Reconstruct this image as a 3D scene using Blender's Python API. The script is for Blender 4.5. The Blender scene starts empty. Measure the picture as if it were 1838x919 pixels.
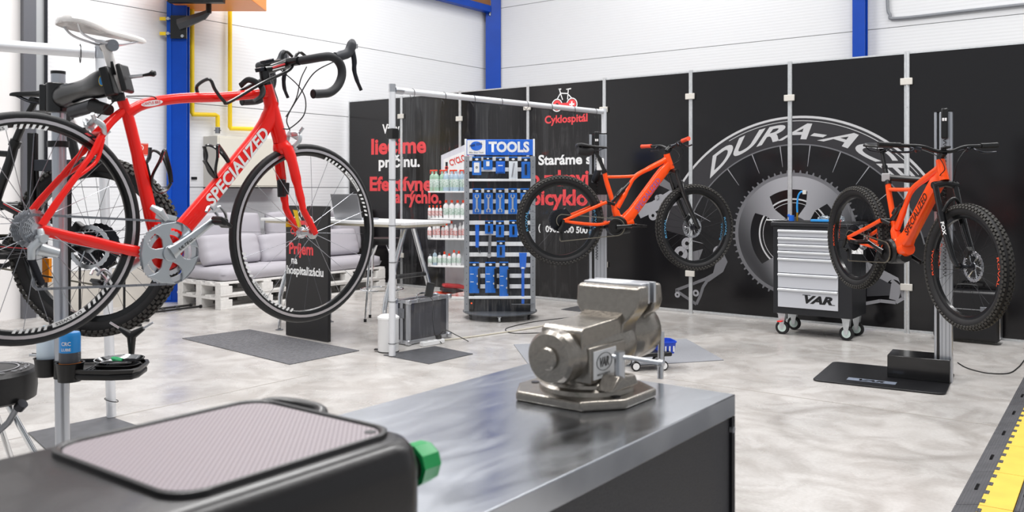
import bpy, bmesh, math, random
from math import sin, cos, pi, radians, sqrt, atan2, hypot
from mathutils import Matrix, Vector
random.seed(7)
C = bpy.context.scene.collection
SC = bpy.context.scene
FPX, CX, HY, EYE = 1570.0, 919.0, 339.0, 1.28      # focal length in pixels, principal column, horizon row, eye height

# ---------------------------------------------------------------- camera, world, lights, exposure
cd = bpy.data.cameras.new('camera'); cam = bpy.data.objects.new('camera', cd); C.objects.link(cam)
cam.location = (0, 0, EYE); cam.rotation_euler = (radians(90), 0, 0)
cd.sensor_width = 36; cd.lens = FPX/1838*36
cd.shift_y = -(459.5-HY)/1838
cd.clip_start = .05; cd.clip_end = 100
cd.dof.use_dof = True; cd.dof.focus_distance = 5.2; cd.dof.aperture_fstop = 7.0
SC.camera = cam
w = bpy.data.worlds.new('world'); SC.world = w; w.use_nodes = True
w.node_tree.nodes['Background'].inputs[0].default_value = (.93, .96, 1, 1)
w.node_tree.nodes['Background'].inputs[1].default_value = .45
def area(name, loc, sx, sy, power, rot=(0, 0, 0), col=(1, .99, .98)):
    l = bpy.data.lights.new(name, 'AREA'); l.shape = 'RECTANGLE'; l.size = sx; l.size_y = sy; l.energy = power; l.color = col
    o = bpy.data.objects.new(name, l); o.location = loc; o.rotation_euler = rot; C.objects.link(o); return o
for x, y, pw in ((-2.6, 3.2, 210), (-1.6, 8.8, 260), (2.6, 4.6, 240), (5.6, 7.6, 120), (1.6, 10.9, 70), (-.2, 1.4, 130)):
    area('ceiling_light', (x, y, 6.3), 3.4, .9, pw, (0, 0, radians(53)))
SC.view_settings.view_transform = 'Standard'; SC.view_settings.look = 'None'
SC.view_settings.exposure = .11; SC.view_settings.gamma = 1; SC.view_settings.use_curve_mapping = False

# ---------------------------------------------------------------- helpers
def at(px, py, D):                        # a pixel of the 1838x919 frame at distance D as a world point
    return Vector(((px-CX)/FPX*D, D, EYE-(py-HY)/FPX*D))
def fl(px, py):                           # a pixel on the floor
    D = FPX*EYE/(py-HY); return Vector(((px-CX)/FPX*D, D, 0))
def lin(c):
    return tuple((v/12.92 if v <= .04045 else ((v+.055)/1.055)**2.4) for v in c)
def hexc(h): return lin(tuple(int(h[i:i+2], 16)/255 for i in (0, 2, 4)))
MATS = {}
def mat(name, h, rough=.5, metal=0, spec=.5, noise=0, nscale=20, bump=0, bscale=80, coat=0, trans=0, alpha=1, emit=0, h2=None, aniso=None):
    if name in MATS: return MATS[name]
    m = bpy.data.materials.new(name); m.use_nodes = True; nt = m.node_tree; b = nt.nodes['Principled BSDF']
    c = hexc(h); b.inputs['Base Color'].default_value = (*c, 1)
    b.inputs['Roughness'].default_value = rough; b.inputs['Metallic'].default_value = metal
    b.inputs['Specular IOR Level'].default_value = spec; b.inputs['Coat Weight'].default_value = coat
    b.inputs['Coat Roughness'].default_value = .08
    b.inputs['Transmission Weight'].default_value = trans; b.inputs['Alpha'].default_value = alpha
    if emit: b.inputs['Emission Color'].default_value = (*c, 1); b.inputs['Emission Strength'].default_value = emit
    tc = nt.nodes.new('ShaderNodeTexCoord')
    if noise or h2:
        n = nt.nodes.new('ShaderNodeTexNoise'); n.inputs['Scale'].default_value = nscale; n.inputs['Detail'].default_value = 6
        nt.links.new(tc.outputs['Object'], n.inputs['Vector'])
        r = nt.nodes.new('ShaderNodeValToRGB'); nt.links.new(n.outputs[0], r.inputs[0])
        c2 = hexc(h2) if h2 else tuple(v*(1-noise) for v in c)
        r.color_ramp.elements[0].position = .32; r.color_ramp.elements[1].position = .68
        r.color_ramp.elements[0].color = (*c2, 1); r.color_ramp.elements[1].color = (*c, 1)
        nt.links.new(r.outputs[0], b.inputs['Base Color'])
    if bump:
        n = nt.nodes.new('ShaderNodeTexNoise'); n.inputs['Scale'].default_value = bscale; n.inputs['Detail'].default_value = 4
        mp = nt.nodes.new('ShaderNodeMapping'); nt.links.new(tc.outputs['Object'], mp.inputs[0]); nt.links.new(mp.outputs[0], n.inputs['Vector'])
        if aniso: mp.inputs['Scale'].default_value = aniso
        bp = nt.nodes.new('ShaderNodeBump'); bp.inputs['Strength'].default_value = bump; bp.inputs['Distance'].default_value = .002
        nt.links.new(n.outputs[0], bp.inputs['Height']); nt.links.new(bp.outputs[0], b.inputs['Normal'])
    MATS[name] = m; return m
def stripes(m, axis, period, strength, dist=.002):       # fine parallel ribs as a bump
    nt = m.node_tree; b = nt.nodes['Principled BSDF']
    tc = nt.nodes.new('ShaderNodeTexCoord'); wv = nt.nodes.new('ShaderNodeTexWave')
    wv.bands_direction = axis; wv.inputs['Scale'].default_value = 1/period*.31416*1.0; wv.wave_profile = 'SIN'
    bp = nt.nodes.new('ShaderNodeBump'); bp.inputs['Strength'].default_value = strength; bp.inputs['Distance'].default_value = dist
    nt.links.new(tc.outputs['Object'], wv.inputs['Vector']); nt.links.new(wv.outputs['Fac'], bp.inputs['Height'])
    nt.links.new(bp.outputs[0], b.inputs['Normal']); return m

black = mat('black_plastic', '0c0c0d', .38, bump=.1); blackm = mat('black_paint', '08080a', .3, coat=.3); rubber = mat('rubber', '131315', .62, bump=.2, bscale=200)
silver = mat('silver', 'd4d6da', .28, 1); chrome = mat('chrome', 'e6e8ea', .1, 1); alu = mat('anodised_aluminium', 'c9ccd2', .32, 1)
greym = mat('grey_metal', '8d9096', .35, .9); dark = mat('dark_metal', '3a3b40', .3, .9)
white = mat('white_plastic', 'f0f0f0', .4); whitet = mat('white_print', 'f4f4f4', .6); redt = mat('red_print', 'e8474c', .6)
red = mat('red_lacquer', 'fa180c', .3, spec=.35, coat=.35)
zinc = mat('galvanised_steel', 'dfe2e4', .35, .7, noise=.15, nscale=40)
bluep = mat('blue_card', '1a6fd0', .35); blued = mat('blue_plastic', '1668d8', .4); bluel = mat('light_blue_print', '2f96e0', .4)
yellowp = mat('yellow_paint', 'f6d21a', .4, coat=.3); colblue = mat('blue_steel_paint', '0046b4', .4, spec=.3, coat=.0, noise=.15, nscale=3)
clear = mat('clear_plastic', 'e8f2fa', .08, trans=.85); graytape = mat('bar_tape', '26272b', .6, bump=.4, bscale=300)

def link(o, parent=None):
    C.objects.link(o)
    if parent is not None: o.parent = parent
    return o
def thing(name, label, cat, loc=(0, 0, 0), rz=0, group=None, rot=None):
    o = bpy.data.objects.new(name, None); o.empty_display_size = .05; link(o)
    o.location = loc; o.rotation_euler = rot if rot else (0, 0, radians(rz))
    o['label'] = label; o['category'] = cat
    if group: o['group'] = group
    return o
class MB:
    def __init__(s, M=None): s.v = []; s.f = []; s.m = []; s.M = M or Matrix.Identity(4); s.cur = 0; s.sq = 1
    def add(s, vs, fs, M=None):
        n = len(s.v); T = s.M @ M if M is not None else s.M
        s.v += [T @ Vector(p) for p in vs]; s.f += [tuple(i+n for i in f) for f in fs]; s.m += [s.cur]*len(fs)
        return s
    def box(s, x0, x1, y0, y1, z0, z1, M=None):
        vs = [(x, y, z) for z in (z0, z1) for y in (y0, y1) for x in (x0, x1)]
        return s.add(vs, [(0, 2, 3, 1), (4, 5, 7, 6), (0, 1, 5, 4), (2, 6, 7, 3), (0, 4, 6, 2), (1, 3, 7, 5)], M)
    def cbox(s, c, d, M=None):
        return s.box(c[0]-d[0]/2, c[0]+d[0]/2, c[1]-d[1]/2, c[1]+d[1]/2, c[2]-d[2]/2, c[2]+d[2]/2, M)
    def rings(s, rs, caps=True, closed=False, M=None):
        n = len(rs[0]); vs = [p for r in rs for p in r]; fs = []; k = len(rs)
        for i in range(k if closed else k-1):
            j = (i+1) % k
            for a in range(n):
                b = (a+1) % n; fs.append((i*n+a, i*n+b, j*n+b, j*n+a))
        if caps and not closed: fs.append(tuple(range(n-1, -1, -1))); fs.append(tuple((k-1)*n+a for a in range(n)))
        return s.add(vs, fs, M)
    def tube(s, pts, r, n=10, caps=True, closed=False, M=None, sq=1):
        pts = [Vector(p) for p in pts]; k = len(pts); rr = r if isinstance(r, (list, tuple)) else [r]*k
        rs = []; up = None
        for i, p in enumerate(pts):
            a = pts[(i-1) % k] if (closed or i > 0) else p; b = pts[(i+1) % k] if (closed or i < k-1) else p
            t = (b-a).normalized()
            if up is None:
                up = Vector((0, 0, 1)) if abs(t.z) < .9 else Vector((1, 0, 0))
            x = t.cross(up)
            if x.length < 1e-5: x = t.orthogonal()
            x.normalize(); up = x.cross(t).normalized()
            rs.append([p+(x*cos(2*pi*j/n)*sq+up*sin(2*pi*j/n))*rr[i] for j in range(n)])
        return s.rings(rs, caps, closed, M)
    def ftube(s, pts, ri, rl, n=14, M=None):             # frame tube in a bicycle's plane: in-plane radius ri, lateral radius rl
        pts = [Vector(p) for p in pts]; k = len(pts)
        ri = ri if isinstance(ri, (list, tuple)) else [ri]*k; rl = rl if isinstance(rl, (list, tuple)) else [rl]*k
        rs = []
        for i, p in enumerate(pts):
            t = (pts[min(i+1, k-1)]-pts[max(i-1, 0)]).normalized(); L = Vector((0, 1, 0)); L = (L-t*L.dot(t)).normalized(); P = t.cross(L)
            e = s.sq; g = lambda q: (abs(q)**e)*(1 if q >= 0 else -1)
            rs.append([p+P*g(cos(2*pi*(j+.5)/n))*ri[i]+L*g(sin(2*pi*(j+.5)/n))*rl[i] for j in range(n)])
        return s.rings(rs, True, False, M)
    def cyl(s, p0, p1, r0, r1=None, n=20, M=None): return s.tube([p0, p1], [r0, r0 if r1 is None else r1], n, M=M)
    def lathe(s, prof, n=32, c=(0, 0, 0), axis='z', M=None, closed=False):
        rs = []
        for r, h in prof:
            r = max(r, 1e-4)
            if axis == 'z': rs.append([(c[0]+r*cos(2*pi*j/n), c[1]+r*sin(2*pi*j/n), c[2]+h) for j in range(n)])
            elif axis == 'y': rs.append([(c[0]+r*sin(2*pi*j/n), c[1]+h, c[2]+r*cos(2*pi*j/n)) for j in range(n)])
            else: rs.append([(c[0]+h, c[1]+r*cos(2*pi*j/n), c[2]+r*sin(2*pi*j/n)) for j in range(n)])
        return s.rings(rs, True, closed, M)
    def prism(s, poly, a0, a1, axis='y', M=None):        # poly in the plane across the axis
        def q(u, v, a): return (u, a, v) if axis == 'y' else ((u, v, a) if axis == 'z' else (a, u, v))
        n = len(poly); vs = [q(u, v, a0) for u, v in poly]+[q(u, v, a1) for u, v in poly]
        return s.add(vs, [tuple(range(n-1, -1, -1)), tuple(range(n, 2*n))]+[(i, (i+1) % n, (i+1) % n+n, i+n) for i in range(n)], M)
    def ring(s, c, r0, r1, y0, y1, n=48, a0=0, a1=2*pi, teeth=0, M=None):   # flat annulus about y, outer radius may carry teeth
        full = abs(a1-a0-2*pi) < 1e-6; k = n if full else n+1; vs = []
        for i in range(k):
            a = a0+(a1-a0)*i/n; ro = r1+(teeth if i % 2 else 0)
            for r, y in ((r0, y0), (ro, y0), (ro, y1), (r0, y1)): vs.append((c[0]+r*sin(a), y, c[2]+r*cos(a)))
        fs = []
        for i in range(k if full else k-1):
            j = (i+1) % k
            for a in range(4): b = (a+1) % 4; fs.append((i*4+a, i*4+b, j*4+b, j*4+a))
        if not full: fs += [(3, 2, 1, 0), tuple((k-1)*4+a for a in range(4))]
        return s.add(vs, fs, M)
    def mesh(s, name, m, ang=35):
        me = bpy.data.meshes.new(name); me.from_pydata([tuple(p) for p in s.v], [], s.f)
        for x in (m if isinstance(m, (list, tuple)) else [m]): me.materials.append(x)
        me.polygons.foreach_set('material_index', s.m); me.update()
        bm = bmesh.new(); bm.from_mesh(me); bmesh.ops.recalc_face_normals(bm, faces=bm.faces); bm.to_mesh(me); bm.free()
        me.polygons.foreach_set('use_smooth', [True]*len(me.polygons))
        me.set_sharp_from_angle(angle=radians(ang)); return me
    def build(s, name, m, parent=None, bevel=0, seg=2, sub=0, kind=None, label=None, ang=35):
        o = link(bpy.data.objects.new(name, s.mesh(name, m, ang)), parent)
        if bevel:
            b = o.modifiers.new('b', 'BEVEL'); b.width = bevel; b.segments = seg; b.limit_method = 'ANGLE'; b.angle_limit = radians(35)
        if sub: b = o.modifiers.new('s', 'SUBSURF'); b.levels = b.render_levels = sub
        if kind: o['kind'] = kind
        if label: o['label'] = label
        return o
def top(mb, name, m, label, cat, loc=(0, 0, 0), rz=0, group=None, kind=None, rot=None, **k):
    o = mb.build(name, m, **k); o.location = loc; o.rotation_euler = rot if rot else (0, 0, radians(rz))
    if label: o['label'] = label
    if cat: o['category'] = cat
    if group: o['group'] = group
    if kind: o['kind'] = kind
    return o
def spl(pts, n=6):                                       # Catmull-Rom
    P = [Vector(p) for p in pts]; P = [P[0]*2-P[1]]+P+[P[-1]*2-P[-2]]; out = []
    for i in range(1, len(P)-2):
        for j in range(n):
            t = j/n; a, b, c, d = P[i-1:i+3]
            out.append(.5*((2*b)+(c-a)*t+(2*a-5*b+4*c-d)*t*t+(3*b-a-3*c+d)*t**3))
    out.append(P[-2]); return out
def dup(root, loc=None, rz=None, label=None):
    r = root.copy(); C.objects.link(r)
    if loc is not None: r.location = loc
    if rz is not None: r.rotation_euler = (0, 0, radians(rz))
    if label: r['label'] = label
    for ch in root.children:
        c = ch.copy(); C.objects.link(c); c.parent = r
        for g in ch.children: d = g.copy(); C.objects.link(d); d.parent = c
    return r
FRONT = Matrix.Rotation(pi/2, 4, 'X')                    # text plane -> local xz plane facing -y
def text(name, s, m, parent, M=None, w=None, h=None, fn=None, bold=.02, shear=0, align='LEFT', spacing=1.0, kind=None, res=4):
    cu = bpy.data.curves.new('t', 'FONT'); cu.body = s; cu.size = 1; cu.offset = bold; cu.shear = shear; cu.align_x = align; cu.space_character = spacing; cu.resolution_u = res
    to = bpy.data.objects.new('t', cu); C.objects.link(to)
    dg = bpy.context.evaluated_depsgraph_get(); me = bpy.data.meshes.new_from_object(to.evaluated_get(dg)); bpy.data.objects.remove(to)
    xs = [v.co.x for v in me.vertices]; x0, x1 = min(xs), max(xs); ys = [v.co.y for v in me.vertices]
    sx = (w/(x1-x0)) if w else 1; sy = (h/.7) if h else sx
    for v in me.vertices:
        x = (v.co.x-(x0 if align == 'LEFT' else 0))*sx; y = v.co.y*sy
        if fn: v.co = Vector(fn(x, y))
        else: v.co = Vector((x, y, 0))
        if M is not None: v.co = M @ v.co
    me.materials.clear(); me.materials.append(m)
    for p in me.polygons: p.material_index = 0
    me.name = name; o = link(bpy.data.objects.new(name, me), parent)
    if kind: o['kind'] = kind
    return o
def T(x, y, z): return Matrix.Translation((x, y, z))
def R(a, ax): return Matrix.Rotation(radians(a), 4, ax)

# ---------------------------------------------------------------- the room
RA, RB = -36.95, 53.05                                   # headings of the board wall and of the white side wall
OA = Vector((1.85, 8.99, 0)); UA = Vector((.799, -.601, 0)); NA = Vector((.601, .799, 0))   # along the boards, away from the room
OB = Vector((-3.9, 10.0, 0)); UB = Vector((.601, .799, 0)); NB = Vector((-.799, .601, 0))
def A(s, d=0, z=0): return OA+UA*s+NA*d+Vector((0, 0, z))
def B(s, d=0, z=0): return OB+UB*s+NB*d+Vector((0, 0, z))
def wa(px, py):
    k = (px-CX)/FPX; t = (k*OA.y-OA.x)/(UA.x-UA.y*k); D = OA.y+UA.y*t; return t, EYE-(py-HY)/FPX*D

mf = bpy.data.materials.new('polished_concrete'); mf.use_nodes = True; nt = mf.node_tree; bs = nt.nodes['Principled BSDF']
tc = nt.nodes.new('ShaderNodeTexCoord')
def nz(sc, det, dist=0):
    n = nt.nodes.new('ShaderNodeTexNoise'); n.inputs['Scale'].default_value = sc; n.inputs['Detail'].default_value = det; n.inputs['Distortion'].default_value = dist
    nt.links.new(tc.outputs['Object'], n.inputs['Vector']); return n
def ramp(n, stops):
    r = nt.nodes.new('ShaderNodeValToRGB'); nt.links.new(n.outputs[0], r.inputs[0]); e = r.color_ramp.elements
    e[0].position, e[0].color = stops[0][0], (*hexc(stops[0][1]), 1); e[1].position, e[1].color = stops[1][0], (*hexc(stops[1][1]), 1)
    return r
def mul(a, b, f):
    x = nt.nodes.new('ShaderNodeMix'); x.data_type = 'RGBA'; x.blend_type = 'MULTIPLY'; x.inputs[0].default_value = f
    nt.links.new(a, x.inputs[6]); nt.links.new(b, x.inputs[7]); return x.outputs[2]
c1 = ramp(nz(.9, 8, 1.2), [(.3, 'bebbb8'), (.65, 'cdcac7')]); c2 = ramp(nz(6, 8, .4), [(.3, 'e6e4e2'), (.6, 'ffffff')])
c3 = ramp(nz(2.3, 5, 2.5), [(.38, 'd4d0cd'), (.56, 'ffffff')]); c4 = ramp(nz(60, 4), [(.3, 'e4e2e0'), (.7, 'ffffff')])
col = mul(mul(mul(c1.outputs[0], c2.outputs[0], .6), c3.outputs[0], .5), c4.outputs[0], .5)
# scuffed tyre circle on the floor
sp = nt.nodes.new('ShaderNodeVectorMath'); sp.operation = 'DISTANCE'; sp.inputs[1].default_value = (2.05, 4.75, 0)
dn = nt.nodes.new('ShaderNodeVectorMath'); dn.operation = 'MULTIPLY_ADD'; dn.inputs[1].default_value = (.25, .25, 0)
nn = nz(1.6, 3); nt.links.new(nn.outputs['Color'], dn.inputs[0]); nt.links.new(tc.outputs['Object'], dn.inputs[2])
nt.links.new(dn.outputs[0], sp.inputs[0])
rr = nt.nodes.new('ShaderNodeValToRGB'); nt.links.new(sp.outputs['Value'], rr.inputs[0]); e = rr.color_ramp.elements
e[0].position = .42; e[0].color = (1, 1, 1, 1); e[1].position = .56; e[1].color = (1, 1, 1, 1)
x = e.new(.49); x.color = (.62, .6, .58, 1)
col = mul(col, rr.outputs[0], .5)
nt.links.new(col, bs.inputs['Base Color'])
rg = ramp(nz(1.7, 6), [(.3, '707070'), (.7, 'b0b0b0')]); nt.links.new(rg.outputs[0], bs.inputs['Roughness']); bs.inputs['Specular IOR Level'].default_value = .45
floor = MB().box(-12, 12, -4, 20, -.1, 0).build('floor', mf, kind='structure')
jm = mat('floor_joint', 'a09a94', .8)
def fjoint(p, q, wd=.006):
    d = (q-p).normalized(); n = Vector((-d.y, d.x, 0))*wd
    MB().add([p-n+Vector((0, 0, .0006)), q-n+Vector((0, 0, .0006)), q+n+Vector((0, 0, .0006)), p+n+Vector((0, 0, .0006))], [(0, 1, 2, 3)]).build('floor_joint', jm, floor)
p = fl(1400, 708.6); fjoint(p-UA*1.2, p+UA*1.25)
p = fl(0, 793); fjoint(p-UB*1.0, p+UB*2.0)
wallm = stripes(mat('white_wall_panel', 'e9eaec', .45), 'Z', .04, .22, .003)
backm = mat('wall_joint', '8c8e90', .7)
top(MB().box(-12, 12, -4, 20, 6.6, 6.7), 'ceiling', mat('ceiling_sheet', 'c8cacd', .7), None, None, kind='structure')
zs = [.42, 1.30, 2.28, 3.28, 4.28, 5.28, 6.6]
def wall(name, o, rz, cuts):
    w_ = MB().box(cuts[0], cuts[-1], .02, .14, 0, 6.6).build(name, backm, kind='structure'); w_.location = o; w_.rotation_euler.z = radians(rz)
    for a, b in zip(cuts, cuts[1:]):
        for z0, z1 in zip(zs, zs[1:]):
            MB().box(a+.004, b-.004, 0, .02, z0+.004, z1-.004).build('wall_panel', wallm, w_)
        MB().box(a, b, -.02, .02, 0, .42).build('plinth', mat('plinth_concrete', 'cfc9c0', .75, noise=.15, nscale=5, bump=.3, bscale=30), w_)
    return w_
wl = wall('wall_left', OB, RB, [-9.5, -4.4, 0, 5.85])
wb = wall('wall_back', B(5.85), RA, [0, 6.0, 12.0])
# blue steel columns and beam
def hcol(label, loc, rz, wd=.25, dp=.22, h=6.6, t=.018):
    a, b = wd/2, dp/2
    poly = [(-a, -b), (a, -b), (a, -b+t), (t/2, -b+t), (t/2, b-t), (a, b-t), (a, b), (-a, b), (-a, b-t), (-t/2, b-t), (-t/2, -b+t), (-a, -b+t)]
    r = thing('steel_column', label, 'column', loc, rz)
    MB().prism(poly, 0, h, 'z').build('column_profile', colblue, r)
    MB().box(-a-.04, a+.04, -b-.02, b+.02, 0, .015).build('base_plate', colblue, r)
    return r
c = B(.02, -.12); hcol('blue steel column with a yellow gas pipe beside it, behind the red road bike', c, RB-52, .22, .10)
MB().box(-.11, -.06, -.06, -.049, .02, 6.5).build('cover_strip', mat('column_cover', '0a50c0', .35, spec=.3), bpy.data.objects['steel_column'])
hcol('blue steel column in the corner where the two white walls meet', B(5.80, -.13), RA+37, .25, .12)
q = B(5.85)+UA*6.02; hcol('slim blue steel column against the white back wall, behind the black boards', q-NA*.09, RA, .15, .14)
r = thing('steel_beam', 'blue horizontal steel beam high on the side wall, ending at the corner column', 'beam', B(3.2, -.1, 4.2), RB)
MB().box(0, 2.5, -.06, .06, 0, .11).build('flange', colblue, r, .004)
MB().box(0, 2.5, -.05, -.035, .11, .2).build('web', mat('brown_rail', '8a5a2c', .5), r)
MB().tube([(2.52, -.02, -.05), (2.52, -.02, .2)], .02).build('bolt', greym, r)
# sliding door at far left of the side wall
d = MB().box(-3.4, -1.66, -.05, -.005, 0, 5.2).build('door_1', mat('door_white', 'ece9e8', .5), kind='structure'); d.location = OB; d.rotation_euler.z = radians(RB)
for i in range(5): MB().box(-3.3+i*.33, -3.29+i*.33, -.053, -.049, .1, 5.2).build('door_groove', mat('groove_grey', 'c2c0c0', .6), d)
MB().box(-1.66, -1.54, -.12, -.0, 0, 5.2).build('door_post', mat('door_post_dark', '6d6e74', .4, .5), d)
MB().box(-1.54, -1.44, -.07, -.0, 0, 5.2).build('door_guide', mat('door_guide', 'b9bbbd', .4, .5), d)
MB().box(-1.44, -1.42, -.10, -.0, 0, 5.2).build('door_seal', dark, d)

# ---------------------------------------------------------------- black display boards with printed graphics
boardm = mat('black_display_board', '151416', .15, spec=.5, bump=.03, bscale=3)
JO = [-5.136, -4.126, -3.121, -2.079, -1.043, -.013, 1.017, 2.064, 3.10, 4.14]
BL = ['leftmost black display board, edge against the white wall, red and white words start on it',
      'black display board behind the cleaning bottle shelf, ends of the red words on it',
      'plain black display board behind the blue tool rack',
      'black display board with the small bicycle emblem and phone number',
      'plain black display board behind the orange bike with front wheel towards the boards middle',
      'black display board with left part of the printed wheel rim lettering',
      'black display board with right part of printed wheel, behind the tool cabinet',
      'plain black display board behind the lift column with dark suitcase',
      'rightmost black display board, cut by the right edge of the photo']
BZ0, BZ1 = .035, 2.475
boards = []
for i in range(9):
    a, b = JO[i]+.022, JO[i+1]-.022
    r = thing('display_board', BL[i], 'display board', A(0), RA); boards.append((r, a, b))
    MB().box(a, b, 0, .016, BZ0, BZ1).build('panel', boardm, r)
    MB().box(a, b, -.004, .02, BZ1, BZ1+.014).build('top_rail', zinc, r); MB().box(a, b, -.004, .02, BZ0-.02, BZ0).build('bottom_rail', zinc, r)
for i, j in enumerate(JO[:-1]):
    r = thing('board_post', ['white post at the left end of the black boards', 'white post left of the bottle shelf between boards', 'white post between boards, above the blue tools sign', 'white post just left of the bicycle emblem',
        'white post right of the bicycle emblem, behind the saddle', 'white post between boards behind the front wheel of the centre orange bike', 'white post rising behind the tool cabinet',
        'double white post between boards behind the right orange bike', 'white post at the right edge of the photo'][i], 'post', A(j), RA)
    if i == 0: MB().box(0, .012, -.005, .02, 0, 2.49).build('post_profile', zinc, r); continue
    if i == 7: MB().box(-.0215, -.006, -.008, .02, 0, 2.5).box(.006, .0215, -.008, .02, 0, 2.5).build('post_profile', zinc, r)
    else: MB().box(-.019, .019, -.008, .02, 0, 2.5).build('post_profile', zinc, r)
    cl = mat('clamp_beige', 'd8d4cc', .5)
    for z in ((2.2, .38) if i % 2 else (2.12, .42)):
        MB().box(-.05, .05, -.03, -.008, z, z+.06).build('clamp', cl, r, .004)
def wprint(name, mb, m, s0=None):                        # a flat print in board coordinates, cut at the joints between boards
    me = mb.mesh(name, m)
    xs = [v.co.x for v in me.vertices]; lo, hi = min(xs), max(xs)
    for r, a, b in boards:
        if b <= lo or a >= hi: continue
        bm = bmesh.new(); bm.from_mesh(me)
        for cx_, nx in ((a, 1), (b, -1)):
            bmesh.ops.bisect_plane(bm, geom=bm.verts[:]+bm.edges[:]+bm.faces[:], plane_co=(cx_, 0, 0), plane_no=(-nx, 0, 0), clear_outer=True)
        if bm.faces:
            m2 = bpy.data.meshes.new(name); bm.to_mesh(m2)
            for x in me.materials: m2.materials.append(x)
            o = link(bpy.data.objects.new(name, m2), r)
            if name in ('printed_spokes', 'lettering'): o['kind'] = 'stuff'
        bm.free()
def flat(poly, y=-.001, mb=None):
    mb = mb or MB(); mb.add([(u, y, v) for u, v in poly], [tuple(range(len(poly)))]); return mb
def ann(c, r0, r1, y, a0=0, a1=2*pi, n=64, mb=None):     # flat annulus print, angle clockwise from up
    mb = mb or MB(); vs = []; fs = []
    for i in range(n+1):
        a = a0+(a1-a0)*i/n
        vs += [(c[0]+r0*sin(a), y, c[1]+r0*cos(a)), (c[0]+r1*sin(a), y, c[1]+r1*cos(a))]
    for i in range(n): fs.append((2*i, 2*i+1, 2*i+3, 2*i+2))
    return mb.add(vs, fs)
def P(n, h): return mat('print_'+n, h, .25, spec=.45)
pr_rim, pr_edge, pr_dark = P('rim', '343336'), P('rim_edge', 'c4c4c6'), P('dark', '0e0e10')
pr_g1, pr_g2, pr_g3, pr_w = P('grey1', '6e6e72'), P('grey2', '9b9ba0'), P('grey3', '47474b'), P('white', 'e6e6e8')
# metallic shading of the printed crank: part of the print itself
mg = bpy.data.materials.new('print_brushed'); mg.use_nodes = True; n2 = mg.node_tree; b2 = n2.nodes['Principled BSDF']; b2.inputs['Roughness'].default_value = .25
t2 = n2.nodes.new('ShaderNodeTexCoord'); m2_ = n2.nodes.new('ShaderNodeMapping'); m2_.inputs['Location'].default_value = (-1.055, 0, -.845)
g2 = n2.nodes.new('ShaderNodeTexGradient'); g2.gradient_type = 'RADIAL'; m2_.inputs['Rotation'].default_value = (radians(90), 0, 0)
n2.links.new(t2.outputs['Object'], m2_.inputs[0])
sx_ = n2.nodes.new('ShaderNodeMath'); sx_.operation = 'MULTIPLY'; sx_.inputs[1].default_value = 5*2*pi
n2.links.new(m2_.outputs[0], g2.inputs[0]); n2.links.new(g2.outputs['Fac'], sx_.inputs[0])
sn = n2.nodes.new('ShaderNodeMath'); sn.operation = 'SINE'; n2.links.new(sx_.outputs[0], sn.inputs[0])
cr = n2.nodes.new('ShaderNodeValToRGB'); cr.color_ramp.elements[0].color = (*hexc('38383b'), 1); cr.color_ramp.elements[1].color = (*hexc('a6a6ab'), 1)
ad = n2.nodes.new('ShaderNodeMath'); ad.operation = 'MULTIPLY_ADD'; ad.inputs[1].default_value = .5; ad.inputs[2].default_value = .5
n2.links.new(sn.outputs[0], ad.inputs[0]); n2.links.new(ad.outputs[0], cr.inputs[0]); n2.links.new(cr.outputs[0], b2.inputs['Base Color'])
WC = (1.07, .538); RO = 1.438
wprint('printed_rim', ann(WC, 1.167, RO, -.001, -1.35, 1.3), pr_rim)
wprint('printed_rim_edge', ann(WC, RO-.022, RO, -.0016, -1.35, 1.25, mb=ann(WC, RO-.05, RO-.044, -.0016, -.5, .9)), pr_edge)
wprint('printed_rim_edge', ann(WC, 1.16, 1.172, -.0016, -1.35, 1.35), pr_g1)
mb = MB()
for i in range(-3, 8):
    a = radians(-30+i*14.3*1.0-6)
    if abs(a) < 1.4:
        d = Vector((sin(a), cos(a))); n_ = Vector((d.y, -d.x))*.005; c0 = Vector(WC)+d*1.16; c1_ = Vector(WC)+d*.96
        flat([tuple(c0-n_), tuple(c0+n_), tuple(c1_+n_*.3), tuple(c1_-n_*.3)], -.001, mb)
wprint('printed_spokes', mb, pr_g2)
# DURA-ACE bent along the rim
def arcfn(x, y):
    a = -.80+x/1.24; r_ = 1.22+y; return (WC[0]+r_*sin(a+.12*y), -.002, WC[1]+r_*cos(a+.12*y))
t_ = text('t', 'DURA-ACE', pr_w, None, w=2.12, h=.145, fn=arcfn, bold=.022, shear=.5, res=6)
me = t_.data; bpy.data.objects.remove(t_)
tmp = MB(); tmp.add([tuple(v.co) for v in me.vertices], [tuple(p.vertices) for p in me.polygons]); wprint('printed_lettering', tmp, pr_edge)
KC = (1.055, .845)
mb = ann(KC, .555, .589, -.0018, n=96)
for i in range(60):
    a = 2*pi*i/60; d = Vector((sin(a), cos(a))); n_ = Vector((d.y, -d.x)); c0 = Vector(KC)+d*.585
    flat([tuple(c0-n_*.012), tuple(c0+n_*.012), tuple(c0+n_*.005+d*.03), tuple(c0-n_*.005+d*.03)], -.0018, mb)
wprint('printed_chainring', mb, pr_g1)
wprint('printed_chainring', ann(KC, .43, .556, -.002, n=96), mg)
wprint('printed_chainring', ann(KC, .33, .345, -.002, n=96, mb=ann(KC, .30, .305, -.002)), pr_edge)
mb = MB()
for a in (-48, 32, 128, 212):
    a = radians(a); d = Vector((sin(a), cos(a))); n_ = Vector((d.y, -d.x)); K = Vector(KC)
    flat([tuple(K-n_*.07), tuple(K+n_*.07), tuple(K+n_*.05+d*.3), tuple(K+n_*.13+d*.46), tuple(K-n_*.13+d*.46), tuple(K-n_*.05+d*.3)], -.0024, mb)
wprint('printed_arm', mb, mg)
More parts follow.
